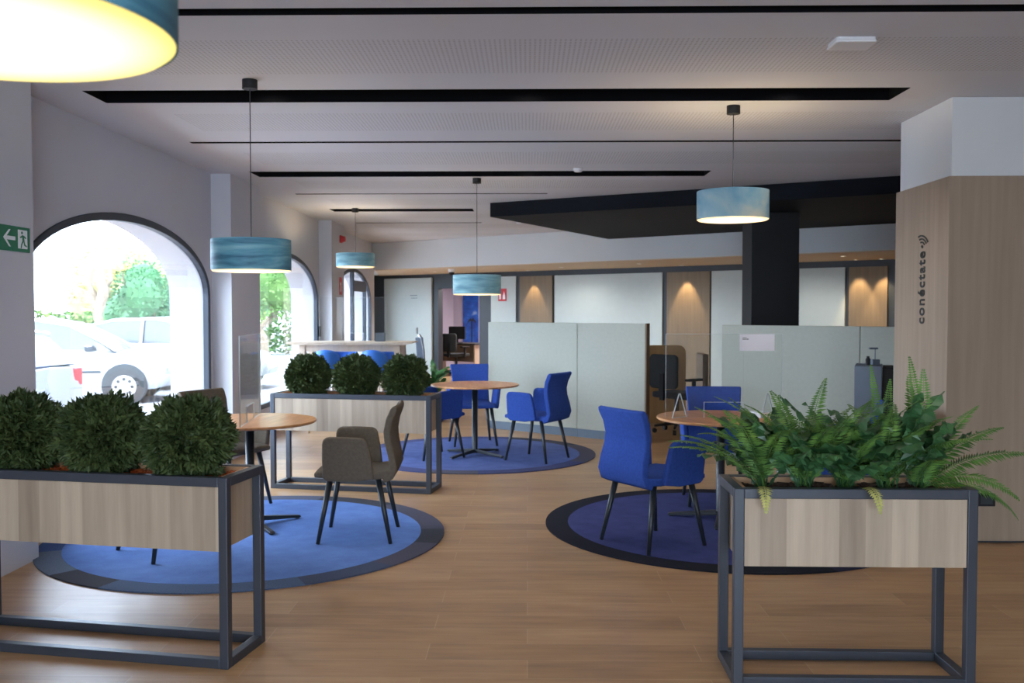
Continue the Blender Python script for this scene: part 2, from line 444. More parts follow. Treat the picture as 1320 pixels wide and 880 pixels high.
ed = [-4.2] + [(WINS[i]+WINS[i+1])/2 for i in range(2)] + [19.25]
for i, c in enumerate(WINS): wall_bay(c, ed[i], ed[i+1])
for (a, b_) in [(-.1,.7), (4.6,5.62), (9.4,10.4), (14.25,15.2)]:
    wl.box(WX-.05, PX, a, b_, 0, CH)
wl.box(-4.2, WX, 19.25, 19.4, 0, CH)
wl.box(-4.2, -4.0, 19.4, 19.9, 0, CH); wl.box(-4.2, -4.0, 20.9, 25, 0, CH); wl.box(-4.2, -4.0, 19.9, 20.9, 2.3, CH)
struct(wl.build('wall_left', M['wall']))
for i, c in enumerate(WINS):
    o_ = arch(c, 0); i_ = arch(c, -.06)
    m = MB(); m.ring(o_, i_, WX-.045, WX+.012, 'YZ')
    if i == 2:
        m.box(WX-.05, WX+.01, 17.0, 17.12, SILL, 2.24)
        m.box(WX-.05, WX+.01, 17.12, 18.35, 1.88, 2.08)
        m.box(WX-.05, WX+.01, 18.3, 18.38, SILL, 2.05)
    w = struct(m.build('window_%d' % (i+1), M['win_frame'], bevel=.004))
    g = MB(); g.prism(arch(c, -.05), WX-.025, WX-.019, 'YZ'); g.build('pane', M['glass'], w)
# baseboard along the left wall
# bulkhead over the rear
struct(MB().prism([(-3.2,19.22),(8.3,10.56),(9.6,12.6),(-3.9,24.6),(-4.0,19.42)], 2.36, CH-.002).build('wall_bulkhead', [M['wall_white']]))
# soffit lining
# back wall frame: local x along the wall, local y away from camera
BW = Vector((3.65, 16.94, 0)); BA = -math.atan(.7536)
ax, ay = math.cos(BA), math.sin(BA)
def along(px, base=BW):
    r = (px-680)/1200.0
    return (base.y*r - base.x)/(ax - ay*r)
back = MB()
t0, t1, t2, tend = along(470), along(565), along(618), 9.4
back.box(t0, t1, 0, .15, 0, 2.36); back.box(t1, t2, 0, .15, 2.02, 2.36); back.box(t2, tend, 0, .15, 0, 2.36)
wb = struct(back.build('wall_back', M['dark_frame'], loc=BW, rot=(0,0,BA)))
# things placed on the back wall are in its frame
def onback(t, y=0, z=0): return (BW.x + t*ax - y*ay, BW.y + t*ay + y*ax, z)
def wallpanel(nm, pa, pb, z0, z1, mat, y0=-.03, label=None, cat=None, group=None):
    a, b_ = along(pa), along(pb); c = (a+b_)/2; h = (b_-a)/2
    o = MB().box(-h, h, y0, 0, z0, z1).build(nm, mat, loc=onback(c, -.002), rot=(0,0,BA), bevel=.004)
    return o
# trims
soff = MB().prism([(-3.15,19.25),(8.2,10.7),(9.3,12.4),(-3.8,24.2)], 2.348, 2.36).build('trim_11', M['soffit']); struct(soff)
d1 = struct(wallpanel('door_1', 497, 558, 0, 2.27, M['panel_white'], -.05))
MB().box(.30, .335, -.085, -.05, .98, 1.12).build('door_handle', M['steel'], d1)
sg = MB(); sg.box(.1, .32, -.056, -.05, 1.86, 1.875); sg.box(.13, .32, -.056, -.05, 1.80, 1.812); sg.build('door_lettering', M['plinth'], d1)
struct(wallpanel('trim_12', 634, 666, 0, 2.25, M['panel_white']))
panels = [(671,713,'lit_wood'), (716,854,'panel_white'), (860,915,'lit_wood'), (917,1027,'panel_white'), (1029,1087,'panel_white'), (1092,1141,'lit_wood')]
labs = ['wood wall panel lit by a downlight, left of the wide white panel', 'widest white wall panel above the left partition', 'tall wood wall panel lit by a downlight, seen through the gap between partitions',
        'pale wall panel just left of the black column', 'pale wall panel just right of the black column', 'wood wall panel with two light pools, beside the clad column']
for (a, b_, mt), lb in zip(panels, labs):
    tag(wallpanel('wall_panel', a, b_, .02, 2.24, M[mt], -.035), lb, 'wall panel', 'rear wall panels')
# downlights in the soffit with scallops on the wood panels
def downlight(t, y, power, label, z=2.348, wide=False):
    p = onback(t, y, z)
    o = thing('downlight', label, 'downlight', p, 0, 'soffit downlights')
    q = MB(); q.ring([(.045*math.cos(a*R(15)), .045*math.sin(a*R(15))) for a in range(24)], [(.033*math.cos(a*R(15)), .033*math.sin(a*R(15))) for a in range(24)], -.006, -.0005)
    q.build('rim', M['plastic_white'], o)
    MB().lathe([(.033,-.003),(.033,-.001)], 20).build('lens', M['spot_lens'], o)
    if power:
        l = bpy.data.lights.new('downlight_beam', 'SPOT'); l.energy = power; l.color = (1,.72,.40); l.spot_size = R(140 if wide else 50); l.spot_blend = .8 if wide else .45; l.shadow_soft_size = .03
        if wide: l.color = (1,.96,.88)
        lo = bpy.data.objects.new('downlight_beam', l); C.objects.link(lo); lo.parent = o; lo.location = (0,0,-.02)
        lo.rotation_euler = (R(14), 0, BA)
    return o
for px, pw, lb in [(690, 50, 'soffit downlight over the leftmost wood panel'), (886, 70, 'soffit downlight over the middle wood panel'), (1106, 60, 'soffit downlight over left side of rightmost wood panel'), (1138, 60, 'soffit downlight over right side of rightmost wood panel')]:
    downlight(along(px), -.26, pw, lb)
for k, (px, yy) in enumerate([(760,-1.0), (868,-1.3), (1050,-1.2), (1120,-1.4), (600,-1.0)]):
    downlight(along(px), yy, 38, ['small soffit downlight above wide white panel', 'small soffit downlight between wood panel and black column', 'small soffit downlight right of the black column', 'small soffit downlight nearest the clad column', 'small soffit downlight in front of the office opening'][k], wide=True)

# office behind the opening
of = MB()
to0, to1 = t1-2.2, t2+1.4
OBx = 0
of.box(to0, to1, 3.0, 3.1, 0, 2.4); of.box(to0-.1, to0, .15, 3.1, 0, 2.4); of.box(to1, to1+.1, .15, 3.1, 0, 2.4); of.box(to0, to1, .15, 3.1, 2.4, 2.45)
struct(of.build('wall_office', M['office_wall'], loc=BW, rot=(0,0,BA)))
tc_ = (t1+t2)/2
l = bpy.data.lights.new('office_fill_lamp', 'AREA'); l.shape = 'DISK'; l.size = .5; l.energy = 110; l.color = (1,.95,.93)  # unseen lamp and disc, raised to brighten the office
lo = bpy.data.objects.new('office_fill_lamp', l); C.objects.link(lo); lo.location = onback(tc_, 1.6, 2.37); lo.rotation_euler = (0,0,0)
MB().lathe([(.25,.0),(.25,.02)], 24).build('ceiling_fill_lamp', emit('office_disc', (1,.95,.9), 2)).location = onback(tc_, 1.6, 2.375)
tag(bpy.data.objects['ceiling_fill_lamp'], 'unseen round fill lamp on office ceiling, brightening the room behind opening', 'ceiling lamp')
OB = Vector((BW.x - ay*2.98, BW.y + ax*2.98, 0))
po = MB().box(-.26, .26, -.02, 0, .35, 2.05).build('beach_poster', M['poster'], loc=onback(along(607, OB), 2.98), rot=(0,0,BA))
tag(po, 'blue picture panel on office wall seen through doorway', 'poster')
pm = MB()
for k in range(7):
    a = R(20+k*23); pts = [(.05+s*.2*math.cos(a), 1.25+s*.25*math.sin(a)-.22*s*s) for s in (0,.35,.7,1)]
    for (p, q) in zip(pts[:-1], pts[1:]): pm.add([(p[0],-.024,p[1]-.012),(q[0],-.024,q[1]-.012),(q[0],-.024,q[1]+.014),(p[0],-.024,p[1]+.014)], [(0,1,2,3)])
pm.box(.03,.065,-.024,-.022,.5,1.26); pm.build('palm_silhouette', M['dark_frame'], po)

# right column clad in wood and wall beyond
struct(MB().box(2.75, 9, 6.12, 6.95, 0, CH-.001).build('wall_right', M['wall_white']))
cl = MB().box(2.73, 8.9, 6.10, 6.975, .012, 2.39).build('trim_13', M['clad'], bevel=.002); struct(cl)
struct(MB().box(2.74, 8.9, 6.108, 6.97, 0, .02).build('baseboard_right', M['dark_frame']))
struct(MB().box(8.8, 9, -4.2, 25, 0, CH).build('wall_far_right', M['wall_white']))
# the wall behind the visitor
rw = MB(); rw.box(-4.6, -2.0, -4.3, -4.1, 0, CH); rw.box(2.2, 8.9, -4.3, -4.1, 0, CH); rw.box(-2.0, 2.2, -4.3, -4.1, 2.4, CH)
struct(rw.build('wall_front', M['wall']))

# wall lettering on the cladding's left face: reads from the bottom up
import bmesh
def text_mesh(body, name, mat, size, depth, mtx, parent=None):
    cu = bpy.data.curves.new(name, 'FONT'); cu.body = body; cu.size = size; cu.extrude = depth; cu.space_character = 1.18; cu.offset = .0026
    to = bpy.data.objects.new(name, cu); C.objects.link(to)
    dg = bpy.context.evaluated_depsgraph_get(); me = bpy.data.meshes.new_from_object(to.evaluated_get(dg))
    bpy.data.objects.remove(to); o = bpy.data.objects.new(name, me); C.objects.link(o)
    me.materials.clear(); me.materials.append(mat); me.transform(mtx)
    if parent: o.parent = parent
    return o
# text x axis -> world +z, text y axis -> world +y (towards the room's rear appears left) 
tm = Matrix(((0,0,-1,0),(0,-1,0,0),(1,0,0,0),(0,0,0,1)))
tm = Matrix(((0,0,-1,0),(0,1,0,0),(1,0,0,0),(0,0,0,1)))
lt = text_mesh('con\u00e9ctate', 'wall_lettering', M['letter'], .13, .002, Matrix.Identity(4))
xs = [v.co.x for v in lt.data.vertices]; ln = max(xs)-min(xs)
lt.data.transform(Matrix.Diagonal((.50/ln, 1.2, 1, 1))); lt.data.transform(tm)
lt.location = (2.7285, 6.455, 1.425)
tag(lt, 'dark upright lettering reading con\u00e9ctate on the wood cladding', 'lettering')
wf = MB()
for r0 in (.028, .052, .076):
    n = 14; A = [R(-48 + 96*k/n) for k in range(n+1)]
    o_ = [((r0+.011)*math.sin(a), (r0+.011)*math.cos(a)) for a in A]; i_ = [(r0*math.sin(a), r0*math.cos(a)) for a in A]
    wf.ring(o_, i_, -.003, 0, 'YZ', closed=False)
wf.prism([(.012*math.cos(a*R(30)), .012*math.sin(a*R(30))) for a in range(12)], -.003, 0, 'YZ')
wi = wf.build('wifi_symbol', M['letter'], loc=(2.7285, 6.50, 1.96), rot=(R(16), 0, 0))
wi.scale = (1,1.35,.9)
tag(wi, 'dark wireless signal symbol above the wall lettering', 'symbol')

# black canopy + black column
cp = MB(); cp.prism([(-.48,12.0),(8.7,6.98+.0),(8.7,10.3),(1.36,15.75)], 2.72, CH-.001)
struct(cp.build('trim_14', M['canopy']))
struct(MB().box(2.75, 3.33, 11.5, 12.0, 0, 2.72).build('wall_column', M['black'], bevel=.004))

# ================================================================== partitions
def partition(label, x, y, segs, gap_end=True):
    t = thing('partition_screen', label, 'partition', (x, y, 0), BA, 'partition screens')
    p = 0
    for w in segs:
        MB().box(p+.002, p+w-.002, 0, .07, .1, 1.37).build('fabric_panel', M['panel'], t, bevel=.006)
        MB().box(p+.002, p+w-.002, .006, .064, 0, .1).build('plinth', M['plinth'], t)
        p += w
    MB().box(p, p+.018, -.002, .072, 0, 1.372).build('end_trim', M['brown_edge'], t)
    return t
partition('pale two-panel partition screen behind the middle round table', -.51, 12.0, [1.385, .93])
partition('pale partition screen with black column rising behind it, right of the gap', 2.0, 9.62, [1.40, 1.4])

# wood side screen with rounded corner in the gap
def rounded(x0, x1, z0, z1, r, n=6, corners=(1,1,1,1)):
    pts = []
    for (cx, cz, a0, on) in ((x1-r, z1-r, 0, corners[0]), (x0+r, z1-r, 90, corners[1]), (x0+r, z0+r, 180, corners[2]), (x1-r, z0+r, 270, corners[3])):
        if on:
            for k in range(n+1): a = R(a0+90*k/n); pts.append((cx+r*math.cos(a), cz+r*math.sin(a)))
        else:
            pts.append((cx + (r if a0 in (0,270) else -r), cz + (r if a0 in (0,90) else -r)))
    return pts
ds = MB().prism(rounded(-1.1, .0, .0, 1.05, .1, corners=(1,0,0,0)), 0, .04, 'XZ').build('desk_screen', M['lit_tint_wood'], loc=(2.14, 12.6, 0))
tag(ds, 'wood desk screen with rounded corner seen in partition gap', 'desk screen')
ds2 = MB().prism(rounded(-.04, .04, 0, .9, .02), 0, .5, 'XZ').build('desk_end_panel', M['brown_edge'], loc=(2.52, 13.2, 0))
tag(ds2, 'narrow dark brown panel standing before the lit wood panel', 'panel')

# ================================================================== chairs
def loft(rows, closed=True):
    m = MB(); n = len(rows[0]); vs = [v for r in rows for v in r]; fs = []
    for i in range(len(rows)-1):
        for k in range(n):
            k2 = (k+1) % n; fs.append((i*n+k, i*n+k2, (i+1)*n+k2, (i+1)*n+k))
    fs.append(tuple(range(n))[::-1]); fs.append(tuple((len(rows)-1)*n+k for k in range(n)))
    return m.add(vs, fs)
def make_armchair(fabric, label):
    t = thing('armchair', label, 'chair')
    # seat pad: front at +y
    prof = [(-.235,.455),(-.12,.440),(.05,.445),(.20,.452),(.262,.446)]
    rows = []
    for (y, z) in prof:
        w = .225 if y < .2 else .215; th = .028 if y < .22 else .018
        rows.append([(-w,y,z-th),(-w*.5,y,z-th-.004),(w*.5,y,z-th-.004),(w,y,z-th),(w,y,z+th*.7),(w*.5,y,z+th),(-w*.5,y,z+th),(-w,y,z+th*.7)])
    smooth_by_angle(loft(rows).build('seat', fabric, t, bevel=.012, seg=3), 50)
    # backrest: bulges rearward low down, waist, then leans back
    prof = [(-.185,.412,.225,0),(-.235,.432,.228,.0),(-.262,.49,.228,.004),(-.258,.57,.220,.010),(-.243,.65,.212,.014),(-.240,.72,.210,.016),(-.252,.80,.215,.014),(-.275,.865,.222,.010),(-.285,.888,.222,.008)]
    rows = []
    for i, (y, z, w, cv) in enumerate(prof):
        a = prof[max(i-1,0)]; b_ = prof[min(i+1,len(prof)-1)]
        dy, dz = b_[0]-a[0], b_[1]-a[1]; L = math.hypot(dy, dz); ny, nz = dz/L, -dy/L   # towards the sitter
        h = .022 if i < len(prof)-1 else .014
        row = []
        for s in (-1,-.5,0,.5,1): row.append((s*w, y+cv*s*s*2-ny*h, z-nz*h))
        for s in (1,.5,0,-.5,-1): row.append((s*w, y+cv*s*s*2+ny*h, z+nz*h))
        rows.append(row)
    smooth_by_angle(loft(rows).build('backrest', fabric, t, bevel=.009, seg=3), 50)
    for s in (-1, 1):
        # arm panel: rounded slab, slightly flared
        pts = [(-.13,.425),(.0,.405),(.17,.412),(.196,.43),(.199,.55),(.196,.655)]
        for k in range(6): a = R(0+90*k/5); pts.append((.15+.044*math.cos(a), .66+.04*math.sin(a)))
        pts += [(.05,.700),(-.03,.696)]
        for k in range(6): a = R(80+75*k/5); pts.append((-.045+.05*math.cos(a), .645+.05*math.sin(a)))
        pts += [(-.115,.55)]
        m = MB(); n = len(pts)
        def xx(z, o_): return s*(.226 + .030*max(0,(z-.42))/.28 + o_)
        vs = [(xx(z, 0), y, z) for y, z in pts] + [(xx(z, .04), y, z) for y, z in pts]
        fs = [tuple(range(n)), tuple(range(n, 2*n))[::-1]] + [(i, (i+1) % n, n+(i+1) % n, n+i) for i in range(n)]
        m.add(vs, fs); smooth_by_angle(m.build('armrest', fabric, t, bevel=.012, seg=3), 40)
        for (ya, yb) in ((.16,.235), (-.15,-.235)):
            MB().rod((s*.185, ya, .418), (s*.238, yb, 0), .021, .0125, 12).build('leg', M['leg'], t, smooth=True)
    return t
ZR = .009
ta = make_armchair(M['taupe'], 'taupe armchair facing left, right of the nearest left round table')
ta.location = (-1.13, 6.2, ZR); ta.rotation_euler = (0,0,R(92)); ta['group'] = 'taupe armchairs'
dup(ta, (-2.33, 7.12, ZR), R(-118), 'taupe armchair behind the nearest left round table, beside the wall pillar')
dup(ta, (-2.25, 5.80, ZR), R(-42), 'taupe armchair hidden behind clipped bushes, only two dark legs showing below the planter')
bl_ = make_armchair(M['blue'], 'blue armchair seen from behind, nearest of the blue chairs')
bl_.location = (.815, 6.04, ZR); bl_.rotation_euler = (0,0,R(33-90)); bl_['group'] = 'blue armchairs'
dup(bl_, (.10, 9.44, ZR), R(150-90), 'blue armchair facing left, right of the middle round table')
dup(bl_, (-.62, 10.52, ZR), R(-168), 'blue armchair behind the middle round table, facing the camera')
dup(bl_, (-.98, 9.60, ZR), R(34-90), 'blue armchair left of the middle round table, partly behind the long planter')
dup(bl_, (1.5, 7.36, ZR), R(176), 'blue armchair facing the camera behind the table with the clear shield')
dup(bl_, (2.14, 6.40, ZR), R(68), 'blue armchair mostly hidden behind the ferns')

# ================================================================== round tables
def make_table(label):
    t = thing('round_table', label, 'table', (0,0,0), 0, 'round tables')
    q = MB(); q.lathe([(.452,.722),(.46,.728),(.46,.738),(.457,.742),(.40,.742),(.001,.742)], 64, caps=False)
    q.lathe([(.001,.722),(.452,.722)], 64, caps=False)
    smooth_by_angle(q.build('tabletop', [M['table_wood']], t), 30)
    MB().lathe([(.16,.708),(.16,.7215)], 32).build('mounting_plate', M['leg'], t)
    MB().lathe([(.034,.04),(.03,.06),(.03,.708)], 20).build('column', M['leg'], t, smooth=True)
    for k in range(4):
        a = R(45+90*k); q = MB()
        mt = Matrix.Rotation(a, 4, 'Z')
        q.prism([(.0,.028),(.0,.062),(.06,.06),(.37,.024),(.38,.012),(.36,.006)], -.018, .018, 'XZ', mt)
        q.rod(mt @ Vector((.355,0,.0)), mt @ Vector((.355,0,.014)), .016)
        q.build('base_foot', M['leg'], t, bevel=.004)
    return t
T1, T2, T3 = (-1.95,6.48), (-.55,9.7), (1.40,6.74)
tb = make_table('round beech table nearest left, behind the clipped-bush planter'); tb.location = (*T1, ZR); tb.rotation_euler = (0,0,R(-6))
dup(tb, (*T2, ZR), R(8), 'round beech table in the middle with blue chairs around it')
dup(tb, (*T3, ZR), R(30), 'round beech table on the right, carrying the large clear shield')

# rugs
def rug(c, r, field, border, label, brd=.17, rz=0):
    t = thing('round_rug', label, 'rug', (c[0], c[1], 0), rz, 'round rugs')
    n = 96
    q = lambda rr: [(rr*math.cos(2*math.pi*k/n), rr*math.sin(2*math.pi*k/n)) for k in range(n)]
    MB().prism(q(r-brd), .0005, ZR).build('field', M[field], t)
    MB().ring(q(r), q(r-brd+.0005), .0004, ZR-.0005).build('border', M[border], t)
rug((-1.875,6.22), 1.31, 'rug_light', 'border_a', 'light blue round rug with patchy dark border under the left table', .16)
rug((-.55,9.85), 1.27, 'rug_mid', 'border_b', 'slate blue round rug under the middle table')
rug((1.40,6.6), 1.27, 'rug_deep', 'border_c', 'dark indigo round rug with black border under the right table', .16)

# ================================================================== planters
def make_planter(W, D, H, label, box_h, mulch='mulch', P=.04):
    """origin: front left corner at floor, x along the front, y away"""
    t = thing('planter_stand', label, 'planter', (0,0,0), 0, 'framed planters')
    f = MB()
    for x in (0, W-P):
        for y in (0, D-P): f.box(x, x+P, y, y+P, 0, H)
    for z in (0, H-P):
        for y in (0, D-P): f.box(P, W-P, y, y+P, z, z+P)
        for x in (0, W-P): f.box(x, x+P, P, D-P, z, z+P)
    f.build('frame', M['metal_post'], t, bevel=.003)
    z0 = H-box_h; th = .016; e = .002; g = .006
    b = MB(); x0, x1, y0, y1 = P+e, W-P-e, g, D-g; zt = H-P-.001
    b.box(x0, x1, y0, y0+th, z0, zt); b.box(x0, x1, y1-th, y1, z0, zt)
    b.box(x0, x0+th, y0+th, y1-th, z0, zt); b.box(x1-th, x1, y0+th, y1-th, z0, zt); b.box(x0+th, x1-th, y0+th, y1-th, z0, z0+th)
    b.build('wood_box', M['planter_wood'], t)
    ln_ = MB(); n1 = .014
    a0, a1, c0, c1 = P+e, W-P-e, P+e, D-P-e
    ln_.box(a0, a1, c0, c0+n1, H-.045, H-.004); ln_.box(a0, a1, c1-n1, c1, H-.045, H-.004)
    ln_.box(a0, a0+n1, c0+n1, c1-n1, H-.045, H-.004); ln_.box(a1-n1, a1, c0+n1, c1-n1, H-.045, H-.004)
    ln_.build('inner_lip', M['planter_liner'], t)
    ml = MB(); rnd = random.Random(W)
    nx, ny = int((a1-a0)/.03), 9
    V = [(a0+n1+(a1-a0-2*n1)*i/nx, c0+n1+(c1-c0-2*n1)*j/ny, H-.045+rnd.uniform(-.012,.012)) for j in range(ny+1) for i in range(nx+1)]
    F = [(j*(nx+1)+i, j*(nx+1)+i+1, (j+1)*(nx+1)+i+1, (j+1)*(nx+1)+i) for j in range(ny) for i in range(nx)]
    ml.add(V, F)
    for k in range(int(420*W)):
        x, y = rnd.uniform(a0+.03, a1-.03), rnd.uniform(c0+.03, c1-.03)
        mt = Matrix.Translation((x, y, H-.036+rnd.uniform(0,.016))) @ Matrix.Rotation(rnd.uniform(0,6.3), 4, 'Z') @ Matrix.Rotation(rnd.uniform(-.5,.5), 4, 'X')
        s1, s2 = rnd.uniform(.010,.022), rnd.uniform(.004,.010)
        ml.box(-s1, s1, -s2, s2, -.003, .003, mt)
    o = ml.build('bark_mulch', M[mulch], t); o['kind'] = 'stuff'
    return t
pR = make_planter(.968, .335, .805, 'charcoal framed wood planter in the right foreground filled with ferns', .315, 'dark_mulch')
pR.location = (.832, 3.73, 0); pR.rotation_euler = (0,0,R(-.6))
pL = make_planter(1.42, .35, .815, 'charcoal framed wood planter in the left foreground holding clipped bushes', .315)
PLA = R(-10)
def from_right(corner, W, ang): return (corner[0]-W*math.cos(ang), corner[1]-W*math.sin(ang), 0)
pL.location = from_right((-1.265,3.87), 1.42, PLA); pL.rotation_euler = (0,0,PLA)
pM = copy_tree(pL); PMA = R(-10); pM.location = from_right((-.80,7.64), 1.42, PMA); pM.rotation_euler = (0,0,PMA)
pM['label'] = 'charcoal framed wood planter between left and middle tables, with three small bushes'

# ------------------------------------------------------------------ clipped bushes
def leaf4(m, p, d, side, L, W, up=None, bend=0):
    n = d.cross(side).normalized()
    q = p + d*L
    mid = p + d*(L*.45) + n*bend*L
    m.add([p, mid + side*W, q, mid - side*W], [(0,1,2,3)])
def make_bush(label, r=.182):
    rnd = random.Random(3)
    t = thing('clipped_bush', label, 'bush', (0,0,0), 0, 'clipped round bushes')
    m = MB()
    N = 1500
    for i in range(N):
        z = 1-2*(i+.5)/N; ph = i*2.39996; rr = math.sqrt(max(0,1-z*z))
        d = Vector((rr*math.cos(ph), rr*math.sin(ph), z)) + Vector([rnd.uniform(-.22,.22) for _ in range(3)])
        d.normalize()
        lump = 1 + .05*math.sin(5*d.x+1)*math.cos(4*d.y+2*d.z)
        base = Vector((d.x, d.y, d.z*.97))*r*(rnd.uniform(.68,.93) if rnd.random() < .9 else rnd.uniform(.93,1.03))*lump
        for k in range(6):
            e = (d + Vector([rnd.uniform(-.75,.75) for _ in range(3)])).normalized()
            side = e.cross(Vector([rnd.uniform(-1,1) for _ in range(3)])).normalized()
            L = rnd.uniform(.026,.050); W = rnd.uniform(.0075,.012)
            leaf4(m, base + e*rnd.uniform(0,.008), e, side, L, W, bend=.12)
    m.build('foliage', M['box_leaf'], t, loc=(0,0,r*.98))
    c = MB(); c.lathe([(.001,-r*.8)] + [(r*.8*math.cos(R(a)), r*.8*math.sin(R(a))) for a in range(-75,90,15)] + [(.001,r*.8)], 20, caps=False)
    c.build('inner_twigs', M['bark'] if 0 else M['box_leaf'], t, smooth=True, loc=(0,0,r*.98))
    MB().rod((0,0,-.02), (0,0,r*.4), .012, .010).build('stem', M['bark'], t)
    return t
def on_planter(pl, x, y, z): 
    a = pl.rotation_euler.z
    return (pl.location.x + x*math.cos(a) - y*math.sin(a), pl.location.y + x*math.sin(a) + y*math.cos(a), z)
bu = make_bush('clipped bush in left foreground planter, rightmost of its three')
ZB = .775
W_ = 1.42
bu.location = on_planter(pL, W_-.27, .175, ZB); bu.rotation_euler = (0,0,.3)
dup(bu, on_planter(pL, W_-.69, .175, ZB), 1.5, 'clipped bush in left foreground planter, middle of its three')
dup(bu, on_planter(pL, W_-1.11, .175, ZB), 2.9, 'clipped bush in left foreground planter, cut by the left picture edge')
for k, (dx, lb) in enumerate([(.27,'right'), (.70,'middle'), (1.14,'left')]):
    dup(bu, on_planter(pM, W_-dx, .175, ZB), 4+k*1.3, 'small clipped bush on the farther planter, %s of its three' % lb)

# ------------------------------------------------------------------ ferns
def frond(m, base, az, L, th0, th1, W, n, rnd, pin=.0048, droop=.25, twist=0, stem_m=None):
    """arching frond: tilt from vertical goes from th0 to th1 along its length"""
    h = Vector((math.cos(az), math.sin(az), 0)); sd = Vector((-math.sin(az), math.cos(az), 0))
    p = Vector(base); st = L/n; pts = [p.copy()]
    for i in range(n):
        s = (i+.5)/n; th = th0+(th1-th0)*s
        d = (h*math.sin(th) + Vector((0,0,1))*math.cos(th)).normalized()
        p = p + d*st; pts.append(p.copy())
        if s < .10: continue
        up = d.cross(sd).normalized()
        env = math.sin(math.pi*min(1, (s*.93+.05)))**.6 * (1-.55*s) * 1.35
        w = W*env
        for sg in (-1, 1):
            e = (sd*sg*math.cos(twist) + up*math.sin(twist)*sg + d*.42 - Vector((0,0,1))*droop*rnd.uniform(.5,1.3)).normalized()
            side = d - e*d.dot(e); side.normalize()
            leaf4(m, p, e, side, w*rnd.uniform(.9,1.08), pin, bend=.05)
    m.tube(pts[::2] + [pts[-1]], [.0022*(1-.7*i/(len(pts[::2]))) for i in range(len(pts[::2])+1)], 5)
def broad(m, base, az, L, th0, th1, W, rnd, n=22):
    """glossy broad leaf with notched wavy margins"""
    h = Vector((math.cos(az), math.sin(az), 0)); sd = Vector((-math.sin(az), math.cos(az), 0))
    roll = rnd.uniform(-.6,.6)
    p = Vector(base); pts = [p.copy()]; st = L/n; rowsL = []; rowsR = []; mid = []
    for i in range(n+1):
        s = i/n; th = th0+(th1-th0)*s
        d = (h*math.sin(th) + Vector((0,0,1))*math.cos(th)).normalized()
        up = d.cross(sd).normalized()*-1
        env = 0 if s < .22 else math.sin(math.pi*((s-.22)/.80))**.55*(1-.35*s)
        w = max(.0015, W*env) * (1 if i % 2 == 0 else .74)
        e = (sd*math.cos(roll) + up*math.sin(roll))
        wav = .010*math.sin(i*1.6+roll*5)
        mid.append(p.copy()); rowsL.append(p + e*w + up*(w*.28+wav)); rowsR.append(p - e*w + up*(w*.28-wav))
        p = p + d*st
    N = n+1; vs = rowsL + mid + rowsR
    fs = [(i, i+1, N+i+1, N+i) for i in range(n)] + [(N+i, N+i+1, 2*N+i+1, 2*N+i) for i in range(n)]
    m.add(vs, fs)
    m.tube(mid[:8], .0025, 5)
def make_fern(label, loc, specs_f, specs_b, seed, group='ferns in the right planter', mat=None, cat='fern'):
    rnd = random.Random(seed)
    t = thing('potted_fern', label, cat, loc, 0, group); t.scale = (1.1,1.1,1.13)
    m = MB()
    for (az, L, a, b_, W) in specs_f:
        frond(m, (rnd.uniform(-.02,.02), rnd.uniform(-.02,.02), 0), R(az), L, R(a), R(b_), W, int(L/.0095), rnd, twist=rnd.uniform(-.3,.3))
    if specs_f: m.build('feathery_fronds', M['fern'], t)
    m = MB()
    for (az, L, a, b_, W) in specs_b:
        broad(m, (rnd.uniform(-.03,.03), rnd.uniform(-.03,.03), 0), R(az), L, R(a), R(b_), W, rnd)
    if specs_b: m.build('broad_leaves', M['fern_dark'], t)
    return t
def spread(rnd, n, L0, L1, a0, a1, b0, b1, W0, W1, az0=0, az1=360):
    return [(az0+(az1-az0)*(i+rnd.random()*.7)/n, rnd.uniform(L0,L1), rnd.uniform(a0,a1), rnd.uniform(b0,b1), rnd.uniform(W0,W1)) for i in range(n)]
ZF = .775
rr = random.Random(21)
def fx(x, y): return on_planter(pR, x, y, ZF)
f1 = spread(rr, 8, .34,.46, 8,30, 65,105, .045,.055) + [(182,.42,38,98,.06),(196,.44,34,92,.062),(168,.38,30,88,.06),(208,.42,22,80,.062),(176,.42,14,70,.06)]
make_fern('feathery fern at the left end of the right planter, fronds reaching out left', fx(.15,.18), f1, spread(rr, 9, .26,.38, 8,35, 50,105, .042,.060), 1)
make_fern('dense dark fern left of centre in the right planter', fx(.32,.17), spread(rr, 14, .36,.50, 3,28, 55,95, .046,.056), spread(rr, 19, .30,.46, 3,34, 50,110, .048,.072), 2)
make_fern('dense dark broad-leaved fern in the middle of the right planter', fx(.50,.17), spread(rr, 12, .34,.46, 3,30, 55,100, .044,.054), spread(rr, 18, .28,.44, 5,38, 55,120, .048,.072), 3)
f4 = spread(rr, 12, .32,.46, 8,32, 55,95, .044,.054)
make_fern('upright fern with wispy tips right of centre in the right planter', fx(.67,.18), f4 + [(100,.46,3,20,.034),(60,.42,6,32,.036)], spread(rr, 16, .28,.44, 4,32, 35,95, .046,.068), 4)
f5 = [(0,.40,25,82,.07),(-12,.42,40,98,.07),(25,.42,18,68,.06),(80,.44,2,10,.05),(110,.49,2,16,.04),(95,.42,6,22,.055),(-35,.36,45,135,.065),(-20,.38,58,150,.07),(150,.36,15,60,.05),(200,.34,20,80,.05),(-90,.28,25,90,.05)]
make_fern('bright green fern at the right end of the right planter, fronds reaching right', fx(.80,.17), f5, spread(rr, 11, .24,.40, 6,28, 25,75, .046,.064), 5)
